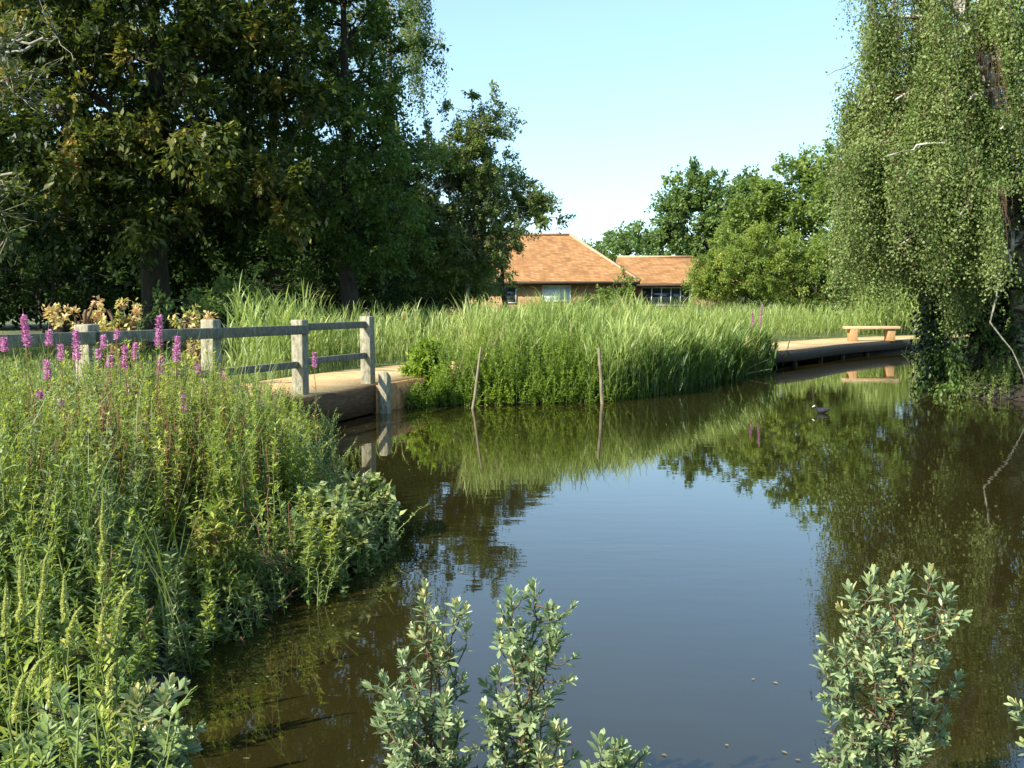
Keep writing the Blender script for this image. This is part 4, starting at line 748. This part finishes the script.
for a in ((23, 316, 347, 6.3, 'tall thick loosestrife spike by the left edge, crossing the rail'), (49, 330, 346, 7.2, 'short loosestrife spike against the rail, just right of the tall leftmost one'),
          (76, 331, 361, 6.6, 'thick magenta loosestrife spike just left of the first fence post'), (60, 345, 361, 7.2, 'small loosestrife spike below the rail, left of the first post'),
          (46, 361, 380, 6.6, 'low loosestrife spike left of the first post, under the others'), (103, 336, 350, 8, 'short loosestrife spike close to the right side of the first post'),
          (125, 346, 370, 7, 'loosestrife spike in the middle of the cluster right of the first post'), (135, 344, 360, 7.2, 'rightmost spike of the cluster right of the first post'),
          (111, 356, 368, 7.3, 'lowest squat bloom of the cluster right of the first post'), (160, 316, 347, 6.4, 'tall loosestrife spike crossing the rail midway between the first two posts'),
          (161, 357, 375, 6.9, 'loosestrife spike directly below the tall one midway between posts'), (178, 337, 362, 7, 'slim loosestrife spike left of the second fence post'),
          (183, 393, 414, 6.6, 'loosestrife spike low in the herbs below the second post'), (261, 400, 411, 8, 'tiny loosestrife bloom low in the herbs between the second and third post'),
          (314, 353, 368, 9.5, 'loosestrife spike beside the third fence post above the bridge deck'), (209, 396, 407, 7.5, 'faded small loosestrife bloom below the second post, right of the low spike'),
          (3, 338, 352, 6.8, 'loosestrife spike cut by the left edge below the rail'), (40, 392, 400, 6.4, 'tiny pink bloom low at the left among the herbs'), (98, 350, 359, 7.6, 'tiny spike between the first post and the cluster'),
          (130, 385, 393, 7.2, 'tiny faded bloom low below the cluster'), (60, 400, 409, 6.2, 'faded pink bloom low in the herbs below the leftmost spikes'), (224, 372, 381, 8.2, 'tiny bloom just right of the second post foot'),
          (243, 425, 433, 7.4, 'lowest faded bloom near the middle of the bank'), (196, 365, 374, 7.9, 'tiny bloom just left of the second post foot'), (117, 331, 340, 8.2, 'tiny spike touching the rail above the cluster')):
    loosestrife(*a)
def far_flower(px, pt, pb, d, label):
    loosestrife(px, pt, pb, d, label)
for a in ((617, 308, 322, 20.3, 'faint pink flower spike in the reed bed below the annexe'), (762, 305, 326, 22.5, 'pink flower spike in the right end of the reed bed, taller one'), (752, 312, 326, 22.6, 'pink flower spike in the right end of the reed bed, shorter one')):
    far_flower(*a)

# ---------------------------------------------------------------- weld spikes in the near corner
def weld(px, pt, pb, d, nod, label):
    top = at(px, pt, d); L = (pb-pt)*d/FOC; b0_ = at(px-nod*.3, 700, d); base = np.array([b0_[0], d, max(float(gz(b0_[0], d)), 0)]); t = empty('weld_plant', base, label, 'flower', 'yellow green weld spikes on the near bank')
    P = arcs(base, top, 16, 0, .008)
    if nod:
        tt = np.linspace(0, 1, 16); P[0, :, 0] += nod*d/FOC*(np.clip(tt-.75, 0, 1)*4)**2*.8; P[0, -1, 2] -= .025; P[0, -2, 2] -= .006
    V, F, vv = tubes(P, np.linspace(.005, .002, 16)[None], 5); mesh('stem', V, F, M['stem_green'], t, smooth=True)
    n = int(900*L/.2); s0 = 1-min(.8, L/np.linalg.norm(top-base)); f = rng.random(n)**.8; q = (s0+(1-s0)*f)*14.999; i = q.astype(int); q = (q-i)[:, None]
    Ps = P[0, i]*(1-q)+P[0, np.minimum(i+1, 15)]*q; a = rng.uniform(0, 6.28, n); o = np.stack([np.cos(a), np.sin(a), .3+0*a], -1); rr = .012*(1-f)**.7+.0025
    V, F, vv = leaves(Ps+o*rr[:, None]*.3, nrm(o+rdir(n)*.3), rdir(n), rr*rng.uniform(.6, 1.1, n), rr*.7, T_QUAD); mesh('flower_spike', V, F, M['weld'], t, v=vv)
    k = 26; f = rng.uniform(.1, s0, k); Pq = base+(top-base)*f[:, None]; a = rng.uniform(0, 6.28, k); D = nrm(np.stack([np.cos(a), np.sin(a), .6+0*a], -1))
    V, F, vv = leaves(Pq, D, nrm(rdir(k)*.3+[0, 0, 1]), .08*rng.uniform(.6, 1.2, k), .014, T_OVAL); mesh('leaves', V, F, M['herb'], t, v=vv)
for a in ((103, 488, 585, 3.9, 0, 'tallest upright yellow green flower spike in front of the left bank herbs'), (20, 545, 625, 3.5, 2, 'yellow green spike by the left edge, below the bank herbs'),
          (42, 545, 625, 3.5, 8, 'leaning yellow green spike second from the left edge'), (64, 574, 625, 3.3, 0, 'short straight spike between the leaning ones'), (70, 598, 650, 3.3, 16, 'nodding hooked spike beside the short straight one'),
          (118, 580, 640, 3.4, 22, 'spike with a long hooked tip curling right over the waterside herbs'), (102, 600, 645, 3.4, 3, 'small spike below the hooked one'), (6, 584, 640, 3.2, 0, 'spike cut by the left edge of the picture'),
          (38, 600, 645, 3.2, 2, 'small spike below the leaning one near the left edge'), (17, 664, 725, 2.9, 14, 'hooked spike low by the left edge'), (50, 650, 710, 2.9, 3, 'straight spike in the low left corner'),
          (108, 655, 700, 3.1, 10, 'hooked spike at the right of the near corner herbs'), (30, 648, 690, 3.0, 22, 'long curling spike in the low left corner')):
    weld(*a)

# ---------------------------------------------------------------- grey green shrubs in the foreground
def rosette_shrub(label, base, tips, mat='myrtle', L=.044, fill=1.0, name='foreground_shrub', dead=0):
    base = np.asarray(base, float); t = empty(name, base, label, 'shrub', 'grey green shrubs in the foreground')
    tips = np.asarray(tips, float); n = len(tips); main = tips[np.argmax(tips[:, 2])]
    trunk = arcs(base, base+(main-base)*.8, 14, 0, .02)[0]; wood = [tubes(trunk[None], np.linspace(.007, .003, 14)[None], 6)]
    zz = tips[:, 2]-.6*np.linalg.norm(tips[:, :2]-main[:2], axis=1)-.3; j = np.clip(np.searchsorted(trunk[:, 2], zz), 1, 12)
    P = arcs(trunk[j], tips, 9, -.12, .03); wood.append(tubes(P, np.linspace(.0035, .0016, 9)[None].repeat(n, 0), 5))
    # side shoots
    K = 2 if fill > .5 else 1; A = np.repeat(P[:, 3:8], K, 1).reshape(-1, 3); ax = np.repeat(nrm(P[:, -1]-P[:, 4]), 5*K, 0); sel = rng.random(len(A)) < (.68 if fill > .5 else 1); A, ax = A[sel], ax[sel]; k = len(A)
    E = A+nrm(rdir(k)+ax*.7+[0, 0, .3])*rng.uniform(.04, .11, k)[:, None]; Q = arcs(A, E, 4, -.1, .03); wood.append(tubes(Q, np.linspace(.0025, .0018, 4)[None].repeat(k, 0), 4))
    tipP = np.concatenate([tips, E]); tipA = nrm(np.concatenate([nrm(P[:, -1]-P[:, -3]), nrm(E-A)])+[0, 0, .35]); sz = np.concatenate([np.full(n, 1.), rng.uniform(.6, .95, k)])
    LP, LD, LN, LL, LV = [], [], [], [], []
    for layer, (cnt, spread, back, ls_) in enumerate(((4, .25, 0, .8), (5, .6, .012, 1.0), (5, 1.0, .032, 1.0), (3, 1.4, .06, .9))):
        for c in range(cnt):
            a = 2*math.pi*(c/cnt)+layer*.7+rng.normal(size=len(tipP))*.25
            ref = np.where(np.abs(tipA[:, 2:3]) < .95, np.array([0, 0, 1.]), np.array([1., 0, 0])); u = nrm(np.cross(tipA, ref)); vv_ = np.cross(tipA, u)
            o = u*np.cos(a)[:, None]+vv_*np.sin(a)[:, None]; sp = spread*rng.uniform(.8, 1.2, len(tipP))
            D = nrm(tipA*np.cos(sp)[:, None]+o*np.sin(sp)[:, None]); N = nrm(tipA*np.sin(sp)[:, None]-o*np.cos(sp)[:, None]+rdir(len(tipP))*.15)
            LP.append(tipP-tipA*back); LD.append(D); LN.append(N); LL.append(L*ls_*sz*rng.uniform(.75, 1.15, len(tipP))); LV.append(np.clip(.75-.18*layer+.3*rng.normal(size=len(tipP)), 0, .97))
    # leaves along the branches
    m = n*14; s = rng.integers(0, n, m); f = rng.random(m)*5.999+2; i = f.astype(int); f = (f-i)[:, None]; Ps = P[s, i]*(1-f)+P[s, np.minimum(i+1, 8)]*f
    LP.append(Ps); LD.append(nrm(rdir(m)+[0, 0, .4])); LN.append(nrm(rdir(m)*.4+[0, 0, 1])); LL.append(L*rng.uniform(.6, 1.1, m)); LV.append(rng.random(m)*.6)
    LL = np.concatenate(LL); V, F, vv = leaves(np.concatenate(LP), np.concatenate(LD), np.concatenate(LN), LL, LL*.34, T_OVAL, np.concatenate(LV)); mesh('foliage', V, F, M[mat], t, v=vv, smooth=False)
    V, F, vv = join(wood); mesh('stems', V, F, M['stem_brown'], t, smooth=True)
    return t
def tp(lst, d, dj=.14): return [at(x+(np.mean([q[0] for q in lst])-x)*.09, y+8, d+rng.uniform(-dj, dj)) for x, y in lst]
D0 = 2.85
b = at(440, 768, D0); rosette_shrub('grey green leafy shrub at the bottom, left one of the close pair', (b[0], D0, .1),
    tp([(423, 594), (459, 598), (470, 622), (403, 650), (379, 672), (417, 672), (376, 704), (450, 660), (400, 735), (438, 757), (463, 722), (445, 700), (425, 715), (410, 765), (470, 755), (392, 690), (440, 640)], D0))
b = at(522, 768, D0); rosette_shrub('taller grey green leafy shrub at the bottom, right one of the close pair', (b[0], D0, .1),
    tp([(509, 588), (535, 580), (553, 603), (498, 620), (491, 668), (551, 690), (565, 722), (533, 700), (537, 668), (515, 650), (480, 702), (547, 757), (500, 735), (525, 745), (555, 640), (520, 620), (505, 700)], D0))
b = at(612, 800, D0); rosette_shrub('small sprig tip just entering at the bottom centre', (b[0], D0, .1), tp([(600, 736), (628, 752), (612, 770), (590, 768)], D0), fill=.45, L=.055)
b = at(885, 800, D0); rosette_shrub('bushy grey green shrub at the bottom right in front of the dark reflection', (b[0], D0, .1),
    tp([(846, 583), (867, 575), (888, 612), (908, 572), (934, 567), (953, 584), (816, 653), (840, 647), (894, 652), (950, 652), (965, 671), (822, 708), (867, 610), (905, 607), (926, 602),
        (850, 680), (880, 690), (915, 680), (930, 700), (926, 735), (834, 735), (865, 740), (895, 745), (870, 655), (850, 620), (905, 720), (840, 765), (890, 775), (920, 640)], D0))
b = at(150, 768, 3.0); rosette_shrub('small rosette shrub with reddish stems at the bank edge in the lower left', (b[0], 3.0, .15), tp([(135, 690), (165, 692), (150, 722), (175, 738), (130, 745), (160, 765)], 3.0, .08), L=.06, fill=.6)
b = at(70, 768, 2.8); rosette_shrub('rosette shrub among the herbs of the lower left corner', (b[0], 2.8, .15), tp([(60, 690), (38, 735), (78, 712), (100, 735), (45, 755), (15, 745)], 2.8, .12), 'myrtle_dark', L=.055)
b = at(1035, 768, 2.9); rosette_shrub('shrub tip reaching in at the right edge', (b[0], 2.9, .1), tp([(1045, 680), (1058, 640), (1070, 700)], 2.9), fill=.5)

# ---------------------------------------------------------------- coot on the water
cp = at(822, 413, z=0)
def revolve(prof, axis_y=0, n=14):
    """prof: (x, z_centre, half width, half height) stations along x"""
    V = []
    for x, zc, wy, hz in prof:
        for k in range(n):
            a = 2*math.pi*k/n; V.append((x, math.cos(a)*wy, zc+math.sin(a)*hz))
    V = np.array(V); m = len(prof); idx = np.arange(m*n).reshape(m, n)
    F = np.stack([idx[:-1], np.roll(idx[:-1], -1, 1), np.roll(idx[1:], -1, 1), idx[1:]], -1).reshape(-1, 4); return V, F
coot = empty('coot', cp, 'small dark coot with a white bill swimming in open water', 'bird')
V, F = revolve([(-.135, .068, .002, .002), (-.11, .06, .02, .012), (-.07, .045, .045, .035), (0, .035, .055, .048), (.05, .035, .048, .045), (.08, .06, .034, .036), (.09, .085, .027, .028), (.10, .105, .026, .026), (.118, .108, .019, .02), (.132, .105, .002, .003)])
# tilt the neck stations so that the throat rises
V = V*.95; V[:, 0] *= -1; F = F[:, ::-1]; mesh('body', V+cp, F, M['feather'], coot, smooth=True)
V, F = revolve([(.12, .114, .011, .015), (.13, .106, .011, .012), (.15, .098, .006, .007), (.16, .095, .001, .001)], n=8); V = V*.95; V[:, 0] *= -1; F = F[:, ::-1]; mesh('bill', V+cp, F, M['bill'], coot, smooth=True)
